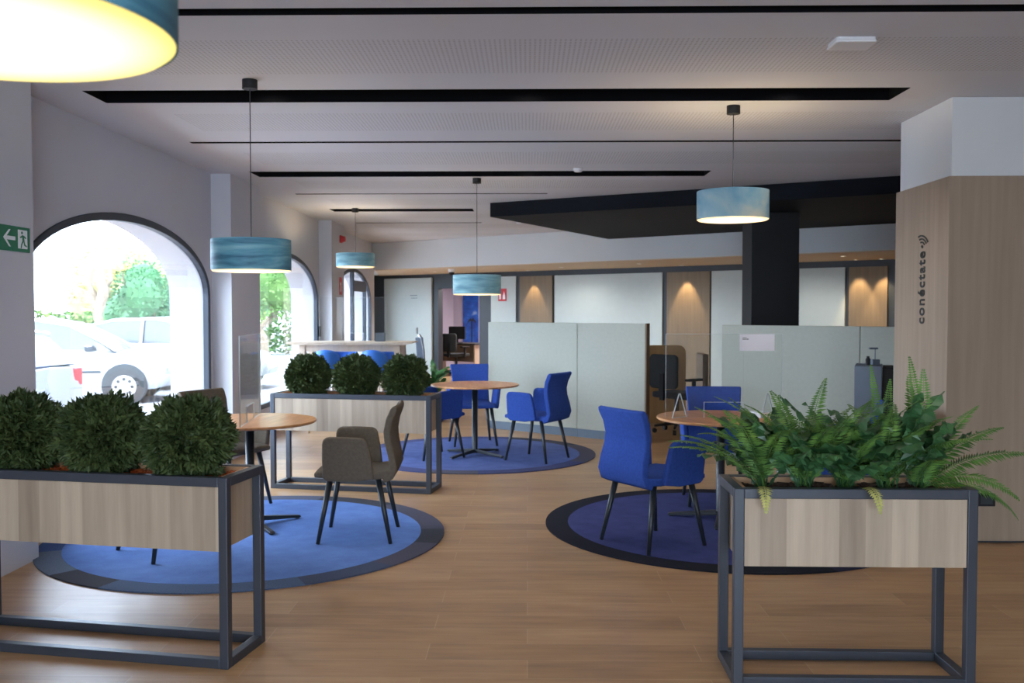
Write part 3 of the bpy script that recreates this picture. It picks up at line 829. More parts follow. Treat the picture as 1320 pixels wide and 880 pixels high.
# yellowing tips hanging over the front edge
for (x, az, lb) in [(.13,-100,'small yellow frond tip hanging over planter front, left'), (.53,-85,'small yellow frond tip hanging over planter front, centre')]:
    m = MB(); rnd = random.Random(int(x*100))
    frond(m, (0,0,0), R(az), .22, R(35), R(175), .034, 18, rnd, pin=.007)
    o = m.build('fern_tip', M['fern_yellow'], loc=fx(x, .07)); o.location.z = ZF+.0
    tag(o, lb, 'fern frond')

# ================================================================== acrylic shields
def shield(label, loc, rz, w, h, feet=True):
    t = thing('acrylic_shield', label, 'screen', loc, rz, 'clear acrylic shields')
    hw = w/2; c0, c1, ch = -.14, .14, .11
    g = MB(); e = MB()
    T = .003
    g.box(-hw, c0, -T, T, 0, h); g.box(c1, hw, -T, T, 0, h); g.box(c0, c1, -T, T, ch, h)
    g.build('sheet', M['acrylic'], t)
    k = .0016
    e.ring([(-hw-k,0),(hw+k,0),(hw+k,h+k),(-hw-k,h+k)][::-1], [(-hw,.0001),(hw,.0001),(hw,h),(-hw,h)][::-1], -T-.0006, T+.0006, 'XZ')
    oe = MB(); oe.ring([(c0-k,0),(c1+k,0),(c1+k,ch+k),(c0-k,ch+k)][::-1], [(c0+k,.0001),(c1-k,.0001),(c1-k,ch-k),(c0+k,ch-k)][::-1], -T-.0008, T+.0008, 'XZ'); oe.build('opening_edge', M['acrylic_edge'], t)
    e.build('polished_edge', M['acrylic_edge'], t)
    for x in ((-hw+.1, hw-.1) if feet else ()):
        f = MB(); mt = Matrix.Translation((x,0,0)) @ Matrix.Rotation(R(38), 4, 'Z')
        f.prism([(-.075,0),(.075,0),(.008,.17),(-.008,.17)], -.002, .002, 'XZ', mt); f.build('support_foot', M['acrylic'], t)
        f = MB(); f.ring([(-.077,0),(.077,0),(.009,.172),(-.009,.172)], [(-.07,.003),(.07,.003),(.004,.165),(-.004,.165)], -.0025, .0025, 'XZ')
        f.v = [tuple(mt @ Vector(v)) for v in f.v]; f.build('foot_edge', M['acrylic_edge'], t)
    return t
TZ = .742+ZR
shield('large clear acrylic shield on the right round table, with notice', (1.41,6.70,TZ), 0, .83, .60)
shield('clear acrylic shield on the nearest left round table, against the pillar', (-1.94,6.47,TZ), R(97), .80, .60, False)
tt_z = 1.118
shield('clear acrylic shield on the tall wooden table', (-2.26,12.0,tt_z), 0, .86, .57, False)
pn = MB().box(-.125, .125, -.001, 0, -.06, .06).build('notice', M['paper'], loc=(1.645,6.6955,1.290))
tag(pn, 'white paper notice taped to the large clear shield', 'notice')
im = MB(); im.box(-.105, -.06, -.0016, -.001, .022, .027); im.box(-.105, -.075, -.0016, -.001, .034, .037); im.build('printed_line', M['ink'], pn)
pp = MB().box(-.05,.05,-.07,.07,0,.035).build('card_stack', M['paper'], loc=(1.69,6.74,TZ), rot=(0,0,.3), bevel=.003)
tag(pp, 'small white stack of cards on the right round table', 'cards')

# ================================================================== tall table, stools, plant
t = thing('tall_table', 'tall pale wooden table with splayed legs behind the farther planter', 'table', (-2.25,12.0,0))
MB().prism([(-.80,1.105),(-.79,1.118),(.79,1.118),(.80,1.105),(.70,1.085),(-.70,1.085)], -.33, .33, 'XZ').build('tabletop', M['pale_wood'], t)
q = MB(); q.box(-.62,.62,-.27,-.245,1.0,1.085); q.box(-.62,.62,.245,.27,1.0,1.085); q.build('apron', M['pale_wood'], t)
for sx in (-1,1):
    for sy in (-1,1):
        m = MB(); a = Vector((sx*.60, sy*.24, 1.085)); b_ = Vector((sx*.66, sy*.31, 0))
        s0, s1 = .04, .026
        m.add([a+Vector((i*s0,j*s0,0)) for i, j in ((-1,-1),(1,-1),(1,1),(-1,1))] + [b_+Vector((i*s1,j*s1,0)) for i, j in ((-1,-1),(1,-1),(1,1),(-1,1))],
              [(0,1,2,3),(4,7,6,5),(0,4,5,1),(1,5,6,2),(2,6,7,3),(3,7,4,0)])
        m.build('leg', M['pale_wood'], t, bevel=.005)
q = MB(); q.box(-.64,.64,-.02,.02,.28,.32); q.build('foot_rail', M['pale_wood'], t)
def make_stool(label):
    t = thing('bar_stool', label, 'stool', (0,0,0), 0, 'sky blue stools')
    # rounded shell opening towards +y
    m = MB(); n = 18; rows = []
    prof = [(.08,.745),(.13,.755),(.160,.79),(.176,.86),(.184,.94),(.182,.995),(.172,1.03)]
    for j, (r, z) in enumerate(prof):
        row = []
        for k in range(n+1):
            a = R(-200+220*k/n) if False else R(180+180*k/n)
            back = math.sin(math.pi*k/n)
            zz = .745 + (z-.745)*(.45+.55*back**.5)
            row.append((r*math.cos(a), r*math.sin(a)*.95, zz))
        rows.append(row)
    vs = [v for r_ in rows for v in r_]; N = n+1
    m.add(vs, [(j*N+k, j*N+k+1, (j+1)*N+k+1, (j+1)*N+k) for j in range(len(rows)-1) for k in range(n)])
    o = m.build('back_shell', M['shell_blue'], t, smooth=True)
    sm = o.modifiers.new('thick', 'SOLIDIFY'); sm.thickness = .018
    MB().lathe([(.001,.725),(.11,.725),(.150,.74),(.155,.755),(.14,.768),(.001,.76)], 28, caps=False).build('seat', M['shell_blue'], t, smooth=True)
    for sx in (-1,1):
        for sy in (-1,1): MB().rod((sx*.10,sy*.10,.722), (sx*.20,sy*.20,0), .016, .011).build('leg', M['pale_wood'], t, smooth=True)
    r_ = MB(); c = .165
    for (a, b_) in (((-c,-c),(c,-c)), ((c,-c),(c,c)), ((c,c),(-c,c)), ((-c,c),(-c,-c))): r_.rod((*a,.26), (*b_,.26), .008)
    r_.build('footrest', M['steel'], t)
    return t
st = make_stool('sky blue stool near side of tall table, left one'); st.location = (-2.52,11.66,0); st.rotation_euler = (0,0,R(4))
dup(st, (-1.92,11.66,0), R(-5), 'sky blue stool near side of tall table, right one')
dup(st, (-2.44,12.36,0), R(176), 'sky blue stool far side of tall table, left one')
dup(st, (-1.83,12.36,0), R(183), 'sky blue stool far side of tall table, right one')
# leaflet box on the tall table
bx = MB(); bx.box(-.06,.06,-.05,.05,0,.004); bx.box(-.06,.06,-.05,-.046,0,.11); bx.box(-.06,.06,.046,.05,0,.11); bx.box(-.06,-.056,-.05,.05,0,.11); bx.box(.056,.06,-.05,.05,0,.11)
tag(bx.build('holder_box', M['grey_box'], loc=(-1.92,12.1,tt_z)), 'small dark grey open box on tall table', 'box')
# leafy floor plant
def leafy(label, loc, seed, n=26, H=.9, potz=.38):
    rnd = random.Random(seed)
    t = thing('leafy_plant', label, 'plant', loc, 0, 'leafy plants beyond the tall table')
    MB().lathe([(.13,0),(.155,.02),(.18,potz),(.165,potz),(.16,potz-.04),(.001,potz-.04)], 28).build('pot', M['metal_post'], t, smooth=False)
    m = MB(); s = MB()
    for i in range(n):
        az = rnd.uniform(0,360); L = rnd.uniform(.25,.42); a = rnd.uniform(5,30)
        z0 = potz+rnd.uniform(.0,.35)*H
        s.tube([(0,0,potz-.04), (0,0,z0)], .008, 6) if i % 5 == 0 else None
        broad(m, (rnd.uniform(-.03,.03), rnd.uniform(-.03,.03), z0), R(az), L*1.3, R(a), R(a+rnd.uniform(50,95)), .06, rnd, n=12)
    m.build('leaves', M['big_leaf'], t, smooth=True); s.build('stem', M['bark'], t)
leafy('leafy green plant rising behind the right end of tall table', (-1.95,13.35,0), 5)
leafy('leafy green plant beside the grey stand', (-1.30,12.75,0), 9, 18, .55, .30)
leafy('leafy green plant behind the middle of tall table', (-2.62,13.35,0), 12, 20, .5)
# grey stand
t = thing('slim_stand', 'slim grey upright stand with curved top beside tall table', 'stand', (-1.46,13.2,0))
MB().prism(rounded(-.18,.18,-.15,.15,.05), 0, .015).build('base', M['steel'], t)
MB().tube([(.0,0,.015),(-.005,0,.5),(-.02,0,.95),(-.06,0,1.14),(-.09,0,1.18)], .022, 10).build('post', M['steel'], t, smooth=True)
MB().box(-.055,.055,-.02,.0,.72,1.14, Matrix.Rotation(R(-4),4,'Y')).build('front_plate', M['grey_box'], t, bevel=.01)

# ================================================================== office chairs etc.
def make_office_chair(label, loc, rz):
    t = thing('office_chair', label, 'office chair', loc, rz, 'dark office chairs')
    MB().prism(rounded(-.22,.22,.56,.98,.06), -.27, -.22, 'XZ').build('backrest', M['chair_grey'], t, bevel=.012)
    MB().prism(rounded(-.24,.24,-.22,.24,.06), .44, .51, 'XY').build('seat', M['chair_grey'], t, bevel=.015)
    MB().box(-.03,.03,-.29,-.255,.42,.75).build('back_bracket', M['black'], t)
    MB().rod((0,0,.09),(0,0,.44), .028).build('gas_column', M['black'], t)
    for s in (-1,1):
        m = MB(); m.box(s*.27-.02, s*.27+.02, -.02,.02,.42,.66); m.box(s*.27-.035, s*.27+.035,-.13,.13,.655,.685); m.box(min(0,s*.27), max(0,s*.27), -.02,.02,.415,.44); m.build('armrest', M['black'], t, bevel=.006)
    for k in range(5):
        a = R(18+72*k); e = Vector((.28*math.cos(a), .28*math.sin(a), .085))
        m = MB(); m.rod((0,0,.12), e, .022, .014); m.build('base_leg', M['black'], t)
        MB().rod(e+Vector((-.02*math.sin(a), .02*math.cos(a), -.055)), e+Vector((.02*math.sin(a), -.02*math.cos(a), -.055)), .03).build('castor', M['black'], t)
    return t
make_office_chair('black office chair seen through gap between the partitions', (1.86,11.6,0), R(-50))
downlight(along(880), -3.0, 60, 'small soffit downlight above the gap between the partitions') if 0 else None
def inoff(px, dy): b = Vector((BW.x - ay*dy, BW.y + ax*dy, 0)); return along(px, b)
p_ = onback(inoff(588, .75), .75)
make_office_chair('dark office chair with rounded back inside the office', p_, BA)
# office desk
t = thing('office_desk', 'dark-topped desk inside the office behind the opening', 'desk', onback(inoff(592, 1.5), 1.5), BA)
MB().box(-.85,.85,-.4,.4,.70,.73).build('desktop', M['desk_top'], t)
for x in (-.8,.8): MB().box(x-.02,x+.02,-.38,.38,0,.70).build('side_panel', M['pale_wood'], t)
MB().box(-.78,.78,.2,.22,.25,.70).build('modesty_panel', M['pale_wood'], t)
t = thing('monitor', 'black monitor standing on the office desk', 'monitor', onback(inoff(589, 1.35), 1.35, .731), BA+R(14))
MB().prism(rounded(-.22,.22,.09,.40,.01), -.015, .015, 'XZ').build('screen', M['black'], t)
MB().box(-.02,.02,.015,.03,.01,.25).build('neck', M['black'], t); MB().box(-.1,.1,-.06,.09,0,.01).build('foot', M['black'], t)
# grey cabinet beside screen
t = thing('pedestal_cabinet', 'tall grey cabinet standing in front of the right partition', 'cabinet', (2.72,7.78,0), R(-21))
MB().box(0,.215,0,.42,.03,1.06).build('body', M['grey_box'], t, bevel=.006)
MB().box(.217,.30,.012,.40,.03,1.05).build('black_side_unit', M['black'], t, bevel=.004)
MB().box(.01,.2,.01,.4,0,.03).build('plinth', M['black'], t)
o = MB(); o.lathe([(.018,0),(.02,.05),(.012,.06),(.012,.075)], 14); tag(o.build('desk_pot', M['black'], loc=(2.86,7.86,1.061)), 'tiny black pot on top of tall grey cabinet', 'pot')
o = MB(); o.box(-.03,.03,-.03,.03,0,.045); o.rod((0,0,.045),(0,0,.13),.004); o.box(-.05,.02,-.015,.015,.13,.145); tag(o.build('card_reader', M['grey_box'], loc=(2.945,7.93,1.061)), 'small grey device with a raised arm on tall grey cabinet', 'device')

# ================================================================== pendant lamps
def make_lamp(label, c, zb, h, rad, shade, power, up, near=False, zc=CH):
    t = thing('pendant_lamp', label, 'pendant lamp', (c[0], c[1], zb), 0, 'drum pendant lamps')
    n = 72
    q = lambda rr: [(rr*math.cos(2*math.pi*k/n), rr*math.sin(2*math.pi*k/n)) for k in range(n)]
    o = MB(); o.ring(q(rad), q(rad-.0025), 0, h); smooth_by_angle(o.build('shade', M[shade], t), 30)
    MB().lathe([(rad-.012,-.006),(rad-.003,.001),(rad-.003,.006)], n).build('diffuser', M['diffuser_near' if near else 'diffuser'], t)
    s = MB()
    for k in range(3): a = R(120*k+15); s.rod((0,0,h-.012), ((rad-.003)*math.cos(a), (rad-.003)*math.sin(a), h-.012), .003, seg=6)
    s.lathe([(.022,h-.06),(.022,h-.005)], 16); s.build('spider_fitting', M['black'], t)
    MB().rod((0,0,h-.01), (0,0,zc-zb-.05), .0028, seg=8).build('cable', M['ink'], t)
    MB().lathe([(.045,zc-zb-.055),(.045,zc-zb-.0005)], 28).build('ceiling_rose', M['black'], t)
    l = bpy.data.lights.new('lamp_bulb', 'POINT'); l.energy = up; l.color = (1,.72,.42); l.shadow_soft_size = .04
    lo = bpy.data.objects.new('lamp_bulb', l); C.objects.link(lo); lo.parent = t; lo.location = (0,0,.09)
    if power:
        l = bpy.data.lights.new('lamp_down', 'AREA'); l.shape = 'DISK'; l.size = rad*1.8; l.energy = power; l.color = (1,.78,.5)
        lo = bpy.data.objects.new('lamp_down', l); C.objects.link(lo); lo.parent = t; lo.location = (0,0,.004)
    return t
make_lamp('teal veined drum lamp hanging over the left round table', (-1.665,5.6), 1.76, .185, .235, 'shade_teal', 9, 2)
make_lamp('pale blue marbled drum lamp hanging at right before the black canopy', (1.39,6.36), 2.135, .19, .24, 'shade_pale', 9, 16)
make_lamp('light teal drum lamp hanging over the middle table', (-.53,9.77), 1.69, .20, .252, 'shade_mid', 9, 3)
make_lamp('small distant teal drum lamp beside the farthest arched window', (-2.33,12.6), 2.11, .18, .26, 'shade_mid', 9, 14)
make_lamp('large glowing drum lamp cut by the top left corner', (-.70,1.16), 1.868, .19, .25, 'shade_teal', 5, 2, True)

# ================================================================== small fittings
t = thing('access_point', 'flat white square device on the ceiling at top right', 'ceiling device', (1.66,4.85,CH))
MB().prism(rounded(-.10,.10,-.08,.08,.02), -.012, -.0005).build('mount', M['plastic_white'], t)
MB().prism(rounded(-.105,.105,-.085,.085,.02), -.028, -.012).build('cover', M['plastic_white'], t, bevel=.008)
t = thing('smoke_detector', 'small round white detector on the middle of ceiling', 'detector', (.49,9.1,CH))
MB().lathe([(.05,-.0005),(.05,-.015),(.035,-.035),(.001,-.04)], 24).build('housing', M['plastic_white'], t, smooth=True)
t = thing('smoke_detector', 'tiny round white detector on the ceiling near black canopy', 'detector', (-.13,14.5,CH))
MB().lathe([(.05,-.0005),(.05,-.015),(.035,-.035),(.001,-.04)], 24).build('housing', M['plastic_white'], t, smooth=True)
t = thing('security_camera', 'small white dome camera on the rear soffit above red sign', 'camera', onback(along(650), -1.7, 2.348))
MB().lathe([(.07,0),(.07,-.05),(.06,-.06),(.001,-.062)], 24).build('mount', M['plastic_white'], t)
MB().lathe([(.055,-.06),(.05,-.09),(.03,-.115),(.001,-.12)], 24).build('dome', M['black'], t, smooth=True)
t = thing('emergency_lamp', 'grey emergency lamp above the pale rear door', 'emergency lamp', onback(along(528), -1.5, 2.348), BA)
MB().box(-.12,.12,-.05,.05,-.05,0).build('housing', M['plinth'], t, bevel=.01)
MB().prism([(-.09,-.05),(.09,-.05),(.06,-.11),(-.06,-.11)], -.04, .04, 'XZ').build('lens', M['plastic_white'], t)
# exit sign on the first pillar
t = thing('exit_sign', 'green exit sign with arrow and running figure on left pillar', 'exit sign', (PX+.0015,0,0))
MB().box(0,.006,5.06,5.565,1.865,2.012).build('plate', M['green_sign'], t)
mk = MB(); a = .0075
def yz(pts): mk.prism(pts, .006, a, 'YZ')
cy, cz = 5.345, 1.94   # arrow pointing towards the entrance (left in view)
yz([(cy-.065,cz),(cy-.005,cz+.05),(cy+.012,cz+.05),(cy-.03,cz+.011),(cy+.06,cz+.011),(cy+.06,cz-.011),(cy-.03,cz-.011),(cy+.012,cz-.05),(cy-.005,cz-.05)])
yz([(5.435,1.885),(5.535,1.885),(5.535,1.995),(5.435,1.995)])
mk.build('arrow_and_door', M['white_mark'], t)
mk = MB(); a2 = .0085
def yz2(pts): mk.prism(pts, .0075, a2, 'YZ')
yz2([(5.476+.009*math.cos(R(40*k)), 1.978+.009*math.sin(R(40*k))) for k in range(9)])
yz2([(5.475,1.966),(5.498,1.962),(5.502,1.93),(5.482,1.927)])
yz2([(5.482,1.932),(5.494,1.93),(5.474,1.905),(5.470,1.886),(5.460,1.888),(5.464,1.908)])
yz2([(5.492,1.932),(5.502,1.93),(5.508,1.912),(5.528,1.903),(5.524,1.895),(5.498,1.905)])
yz2([(5.475,1.962),(5.480,1.955),(5.462,1.945),(5.452,1.952)]); yz2([(5.498,1.962),(5.500,1.952),(5.516,1.944),(5.522,1.951)])
mk.build('running_figure', M['green_sign'], t)
# red sounder and extinguisher sign on third pillar
t = thing('alarm_sounder', 'round red fire alarm high on the distant pillar', 'fire alarm', (PX,14.9,2.66))
MB().box(0,.03,-.06,.06,-.06,.06).build('base', M['red'], t, bevel=.01)
o = MB(); o.rod((.03,0,0),(.085,0,0),.05,.04,20); o.build('horn', M['red'], t)
t = thing('extinguisher_sign', 'small red sign low on the distant pillar, below the alarm', 'sign', (PX+.001,14.9,1.77))
MB().box(0,.005,-.10,.10,0,.28).build('plate', M['red'], t)
o = MB(); o.box(.005,.0065,-.02,.03,.05,.18); o.box(.005,.0065,-.01,.02,.18,.21); o.box(.005,.0065,-.05,-.02,.17,.19); o.build('pictogram', M['white_mark'], t)
t = thing('exit_lamp', 'tiny green box lamp above the farthest arched window', 'exit lamp', (WX,17.6,2.32))
MB().box(0,.05,-.12,.12,0,.10).build('housing', M['green_sign'], t, bevel=.008)
# red hanging sign
t = thing('fire_sign', 'red square sign with white pictograms beside middle drum lamp', 'sign', onback(along(649), -.034, 0), BA)
MB().box(-.115,.115,-.006,0,1.72,1.99).build('plate', M['red'], t)
o = MB(); o.box(-.085,-.035,-.0085,-.006,1.76,1.90); o.box(-.07,-.05,-.0085,-.006,1.90,1.94)
o.prism([(.01,1.76),(.08,1.76),(.075,1.84),(.06,1.88),(.045,1.93),(.035,1.88),(.015,1.84)], -.0085, -.006, 'XZ'); o.build('pictogram', M['white_mark'], t)
# socket box on right wall
t = thing('wall_box', 'small black box low on the wood clad wall', 'socket box', (2.975,6.098,.255))
MB().box(-.055,.06,-.05,0,-.005,.075).build('housing', M['black'], t, bevel=.004)
MB().box(-.035,.04,-.053,-.05,.01,.06).build('cover_plate', M['dark_frame'], t)
t = thing('intercom', 'small dark box on wall between arched window and distant pillar', 'wall box', (WX+.001,14.20,1.12))
MB().box(0,.03,-.025,.025,0,.16).build('housing', M['dark_frame'], t, bevel=.004)
# added spots hidden in the wide slots to fill the room with light
def slot_fill(x, y, power):
    l = bpy.data.lights.new('slot_fill_spot', 'SPOT'); l.energy = power; l.color = (1,.90,.80); l.spot_size = R(125); l.spot_blend = .8; l.shadow_soft_size = .06
    lo = bpy.data.objects.new('slot_fill_spot', l); C.objects.link(lo); lo.location = (x, y, CH+.1)
    return lo
SP = 22
for (x, y) in [(-1.2,2.72),(1.0,2.72),(-1.7,6.03),(0,6.03),(1.7,6.03),(-1.7,9.46),(0,9.46),(1.3,9.46),(-1.9,12.85),(-1.0,12.85)]:
    slot_fill(x, y, SP)

# ================================================================== outdoors
MB().box(-80, WX-WT, -40, 90, -.3, -.12).build('ground', M['asphalt']); struct(bpy.data.objects['ground'])
MB().box(-5.0, WX-WT, -40, 60, -.119, -.02).build('trim_15', M['pave']); struct(bpy.data.objects['trim_15'])
def make_car(label, loc, rz):
    """nose towards +x, origin on the ground below the middle"""
    t = thing('hatchback_car', label, 'car', loc, rz, 'white parked cars')
    def side(x):   # lower body outline: z top of belt
        return x
    st = [(-2.0,.35,.62,.60),(-1.97,.25,.86,.74),(-1.7,.22,.95,.82),(-1.0,.2,.97,.86),(0,.2,.96,.87),(.8,.2,.94,.87),(1.3,.22,.86,.85),(1.75,.25,.74,.79),(1.98,.30,.60,.64),(2.05,.38,.52,.5)]
    rows = []
    for (x, z0, z1, w) in st:
        rows.append([(x,-w*.93,z0),(x,-w,z0+.12),(x,-w,(z0+z1)/2+.05),(x,-w*.94,z1-.02),(x,-w*.7,z1+.01),(x,0,z1+.025),(x,w*.7,z1+.01),(x,w*.94,z1-.02),(x,w,(z0+z1)/2+.05),(x,w,z0+.12),(x,w*.93,z0)])
    smooth_by_angle(loft(rows).build('body', M['car_white'], t), 50)
    gs = [(-1.93,.90,.92,.68),(-1.55,.92,1.36,.60),(-1.1,.93,1.46,.58),(-.2,.93,1.49,.57),(.35,.93,1.40,.60),(.85,.92,1.12,.66),(1.12,.90,.93,.72)]
    rows = [[(x,-w*1.12 if z1>z0+.1 else -w,z0),(x,-w,z1-.05 if z1-.05>z0 else z0+.005),(x,-w*.7,z1),(x,w*.7,z1),(x,w,z1-.05 if z1-.05>z0 else z0+.005),(x,w*1.12 if z1>z0+.1 else w,z0)] for (x,z0,z1,w) in gs]
    smooth_by_angle(loft(rows).build('windows', M['car_glass'], t), 30)
    rf = MB()
    rs = [(-1.6,1.345,.62),(-1.1,1.465,.60),(-.2,1.497,.59),(.33,1.41,.61)]
    rows = [[(x,-w,z-.05),(x,-w*.7,z+.008),(x,w*.7,z+.008),(x,w,z-.05),(x,w*.9,z-.06),(x,-w*.9,z-.06)] for (x,z,w) in rs]
    smooth_by_angle(loft(rows).build('roof', M['car_white'], t), 40)
    for s in (-1,1):
        p = MB()
        p.tube([(.33,s*.60,1.38),(.85,s*.69,1.11),(1.14,s*.76,.93)], .03, 6); p.tube([(-.45,s*.60,1.45),(-.48,s*.68,.93)], .03, 6); p.tube([(-1.55,s*.61,1.34),(-1.35,s*.70,.94)], .05, 6)
        p.build('pillar', M['car_white'], t)
        MB().box(.62,.78,s*.80-.07,s*.80+.07,.93,1.04).build('mirror', M['car_glass'], t, bevel=.03)
        MB().box(-.9,.9,s*.872-.008,s*.872+.008,.55,.59).build('side_strip', M['dark_frame'], t)
        MB().box(-1.99,-1.90,s*.62-.11,s*.62+.11,.62,.86).build('tail_lamp', M['red'], t, bevel=.02)
        MB().box(1.86,1.97,s*.55-.12,s*.55+.12,.52,.64).build('head_lamp', M['steel'], t, bevel=.02)
        for x in (-1.25,1.28):
            w = MB(); w.rod((x,s*.70,.30),(x,s*.875,.30),.315,.315,32); w.build('wheel', M['tyre'], t)
            ar = MB(); ar.rod((x,s*.70,.33),(x,s*.872,.33),.375,.375,32); ar.build('wheel_arch', M['dark_frame'], t)
            h = MB(); h.rod((x,s*.87,.30),(x,s*.885,.30),.21,.20,28)
            hub = h.build('hubcap', M['rim'], t)
            k5 = MB()
            for k in range(8):
                a = R(45*k); k5.rod((x+.135*math.cos(a), s*.884, .30+.135*math.sin(a)), (x+.135*math.cos(a), s*.8875, .30+.135*math.sin(a)), .03, .03, 10)
            k5.build('hub_openings', M['tyre'], hub)
    return t
car = make_car('white hatchback with whole front wheel showing through nearest arched window', (-8.5,16.75,-.12), R(12))
dup(car, (-8.15,12.1,-.12), R(176), 'white car with red tail lamp at left edge of nearest arched window')
dup(car, (-7.45,19.6,-.12), R(1), 'white car parked behind the hatchback, its nose showing in the second arched window')

def make_tree(name, label, loc, crown_r, crown_z, trunk_h, mat, seed, n=2600, squash=.8, lsz=.14, cat='tree', grp='trees outside', trunk_r=.16, lumps=9):
    rnd = random.Random(seed)
    t = thing(name, label, cat, loc, 0, grp)
    pts = [(0,0,0)]; 
    for k in range(1,6): pts.append((rnd.uniform(-.12,.12)*k*.6, rnd.uniform(-.12,.12)*k*.6, trunk_h*k/5))
    m = MB(); m.tube(pts, [trunk_r*(1-.11*k) for k in range(6)], 9)
    for k in range(5):
        a = rnd.uniform(0,6.28); b0 = Vector(pts[3+k % 3]); m.tube([b0, b0+Vector((math.cos(a)*crown_r*.35, math.sin(a)*crown_r*.35, crown_r*.35)), b0+Vector((math.cos(a)*crown_r*.6, math.sin(a)*crown_r*.6, crown_r*.8))], [trunk_r*.45, trunk_r*.3, trunk_r*.12], 6)
    m.build('trunk', M['bark'], t)
    m = MB(); cs = []
    for k in range(lumps):
        d = Vector([rnd.gauss(0,1) for _ in range(3)]).normalized()
        cs.append((Vector((d.x*crown_r*.55, d.y*crown_r*.55, crown_z+d.z*crown_r*.55*squash)), crown_r*rnd.uniform(.4,.6)))
    for c, r_ in cs: m.lathe([(.01,-r_*.72)] + [(r_*.72*math.cos(R(a)), r_*.72*math.sin(R(a))) for a in range(-60,90,30)] + [(.01,r_*.72)], 10, tuple(c), caps=False)
    for i in range(n):
        c, r_ = cs[i % lumps]
        d = Vector([rnd.gauss(0,1) for _ in range(3)]).normalized()
        p = c + d*r_*rnd.uniform(.55,1.05)
        e = (d + Vector([rnd.uniform(-.8,.8) for _ in range(3)])).normalized()
        sd = e.cross(Vector([rnd.uniform(-1,1) for _ in range(3)])).normalized()
        leaf4(m, p, e, sd, lsz*rnd.uniform(.7,1.3), lsz*.35, bend=.1)
    m.build('crown', M[mat], t)
    return t
make_tree('garden_tree', 'dense green tree right of the bare trunk in nearest arched window', (-11.4,28,-.12), 1.9, 1.7, 1.2, 'hedge_leaf', 1, 6500, lsz=.10)
make_tree('garden_tree', 'pale yellowish tree left of the bare trunk in nearest arched window', (-19.5,31,-.12), 2.6, 1.9, 1.2, 'pale_leaf', 2, 5200, lsz=.12)
make_tree('garden_tree', 'pale yellowish tree behind the bare trunk', (-17,40.5,-.12), 3.2, 2.4, 1.5, 'pale_leaf', 3, 5200, lsz=.15)
make_tree('garden_tree', 'tall green tree filling the second arched window', (-8.6,30.5,-.12), 2.4, 3.4, 1.8, 'tree_leaf', 4, 9000, lsz=.11)
make_tree('garden_tree', 'green tree farther back in the second arched window', (-14,50,-.12), 4.2, 4.4, 2.0, 'hedge_leaf', 5, 6000, lsz=.2)
make_tree('garden_tree', 'yellow green tree seen in the farthest arched window', (-7.2,42,-.12), 3.0, 3.6, 2.0, 'tree_leaf', 6, 6000, lsz=.15)
# bare trunk
t = thing('bare_tree', 'slim bare tree trunk behind the parked hatchback', 'tree', (-12.0,26.0,-.12), 0, 'trees outside')
MB().tube([(0,0,0),(.05,0,.8),(-.08,0,1.5),(.1,.0,2.2),(-.05,0,2.9)], [.16,.15,.13,.17,.10], 10).build('trunk', M['bark'], t, smooth=True)
o = MB(); o.tube([(-.05,0,1.9),(-.35,.1,2.3),(-.3,.1,2.7)], [.10,.08,.04], 8); o.tube([(.08,0,2.2),(.3,0,2.5),(.28,0,3.0)], [.09,.06,.03], 8); o.build('branch', M['bark'], t, smooth=True)
# clipped hedge beyond the cars
m = MB(); rnd = random.Random(77)
for i in range(9000):
    x = rnd.uniform(-34,-4); y = 34.2 + rnd.uniform(0,.9); z = rnd.uniform(0,1.5)
    e = Vector([rnd.uniform(-1,1), rnd.uniform(-1,.2), rnd.uniform(-.3,1)]).normalized(); sd = e.cross(Vector([rnd.uniform(-1,1) for _ in range(3)])).normalized()
    leaf4(m, Vector((x,y,z-.1)), e, sd, .2, .07, bend=.1)
hd = thing('hedge', 'low hedge running beyond the parked cars', 'hedge', (-17,36,-.12)); ho = m.build('foliage', M['tree_leaf'], hd); ho.location = (17,-36,.12)

# ================================================================== light
w = bpy.data.worlds.new('sky'); SC.world = w; w.use_nodes = True
nt = w.node_tree; bg = nt.nodes['Background']
sky = nt.nodes.new('ShaderNodeTexSky'); sky.sky_type = 'HOSEK_WILKIE'; sky.turbidity = 6; sky.ground_albedo = .4
sky.sun_direction = Vector((-.2,-.7,.7)).normalized()
mx = nt.nodes.new('ShaderNodeMix'); mx.data_type = 'RGBA'; mx.inputs[0].default_value = .78; mx.inputs[7].default_value = (.68,.82,1.0,1)
nt.links.new(sky.outputs[0], mx.inputs[6]); nt.links.new(mx.outputs[2], bg.inputs[0])
bg.inputs[1].default_value = 19.0
s = bpy.data.lights.new('sun', 'SUN'); s.energy = 7; s.angle = R(1); s.color = (1,.95,.86)
so = bpy.data.objects.new('sun', s); C.objects.link(so); so.rotation_euler = Vector((.16,.72,-.68)).to_track_quat('-Z','Y').to_euler()
dw = MB(); dw.ring([(-2,0),(2.2,0),(2.2,2.4),(-2,2.4)], [(-1.94,.06),(2.14,.06),(2.14,2.34),(-1.94,2.34)], -4.23, -4.17, 'XZ'); dw.box(.07,.13,-4.23,-4.17,.06,2.34)  # assumed glazed entrance, out of view, lets in soft front light
dw = struct(dw.build('door_assumed', M['win_frame'])); MB().box(-1.95,2.15,-4.205,-4.195,.05,2.35).build('pane', M['glass'], dw)
l = bpy.data.lights.new('window_portal', 'AREA'); l.shape = 'RECTANGLE'; l.size = 4.2; l.size_y = 2.4; l.cycles.is_portal = True
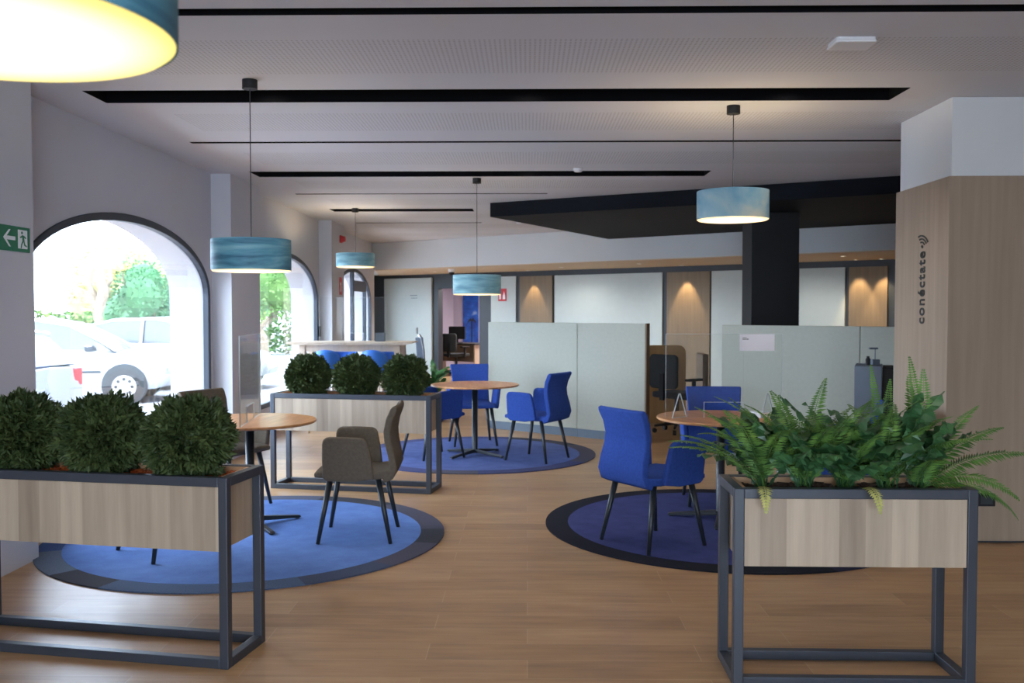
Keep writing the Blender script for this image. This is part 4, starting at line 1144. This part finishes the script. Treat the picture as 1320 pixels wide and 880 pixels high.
lo = bpy.data.objects.new('window_portal', l); C.objects.link(lo); lo.location = (.1,-4.32,1.2); lo.rotation_euler = Vector((0,1,0)).to_track_quat('-Z','Z').to_euler()
gw = MB(); gw.ring([(19.9,0),(20.9,0),(20.9,2.3),(19.9,2.3)], [(19.96,.06),(20.84,.06),(20.84,2.24),(19.96,2.24)], -4.13, -4.07, 'YZ')  # extra window hidden from the camera, added to brighten the rear
gw = struct(gw.build('window_6', M['win_frame'])); MB().box(-4.105,-4.095,19.95,20.85,.05,2.25).build('pane', M['glass'], gw)
l = bpy.data.lights.new('window_portal', 'AREA'); l.shape = 'RECTANGLE'; l.size = 1.0; l.size_y = 2.3; l.cycles.is_portal = True
lo = bpy.data.objects.new('window_portal', l); C.objects.link(lo); lo.location = (-4.22, 20.4, 1.15); lo.rotation_euler = Vector((1,0,0)).to_track_quat('-Z','Y').to_euler()
# portals in the arched windows so daylight samples well
for c in WINS:
    l = bpy.data.lights.new('window_portal', 'AREA'); l.shape = 'RECTANGLE'; l.size = 3.6; l.size_y = 2.0; l.cycles.is_portal = True
    lo = bpy.data.objects.new('window_portal', l); C.objects.link(lo); lo.location = (WX-WT-.02, c, 1.32); lo.rotation_euler = Vector((1,0,0)).to_track_quat('-Z','Y').to_euler()
    l.size, l.size_y = 3.6, 2.0

# ================================================================== camera
cam = bpy.data.cameras.new('camera'); co = bpy.data.objects.new('camera', cam); C.objects.link(co)
cam.sensor_width = 36; cam.lens = 36*1200/1320; cam.clip_end = 300
co.location = (0,0,1.52); co.rotation_euler = (R(90-1.91), 0, R(.955))
cam.dof.use_dof = True; cam.dof.focus_distance = 4.2; cam.dof.aperture_fstop = 5.6
SC.camera = co
SC.view_settings.view_transform = 'Standard'; SC.view_settings.look = 'None'
SC.view_settings.exposure = .28; SC.view_settings.gamma = 1; SC.view_settings.use_curve_mapping = False
SC.cycles.max_bounces = 8; SC.cycles.diffuse_bounces = 5; SC.cycles.transparent_max_bounces = 16
SC.cycles.use_denoising = True; SC.cycles.sample_clamp_indirect = 6
SC.cycles.caustics_reflective = False; SC.cycles.caustics_refractive = False
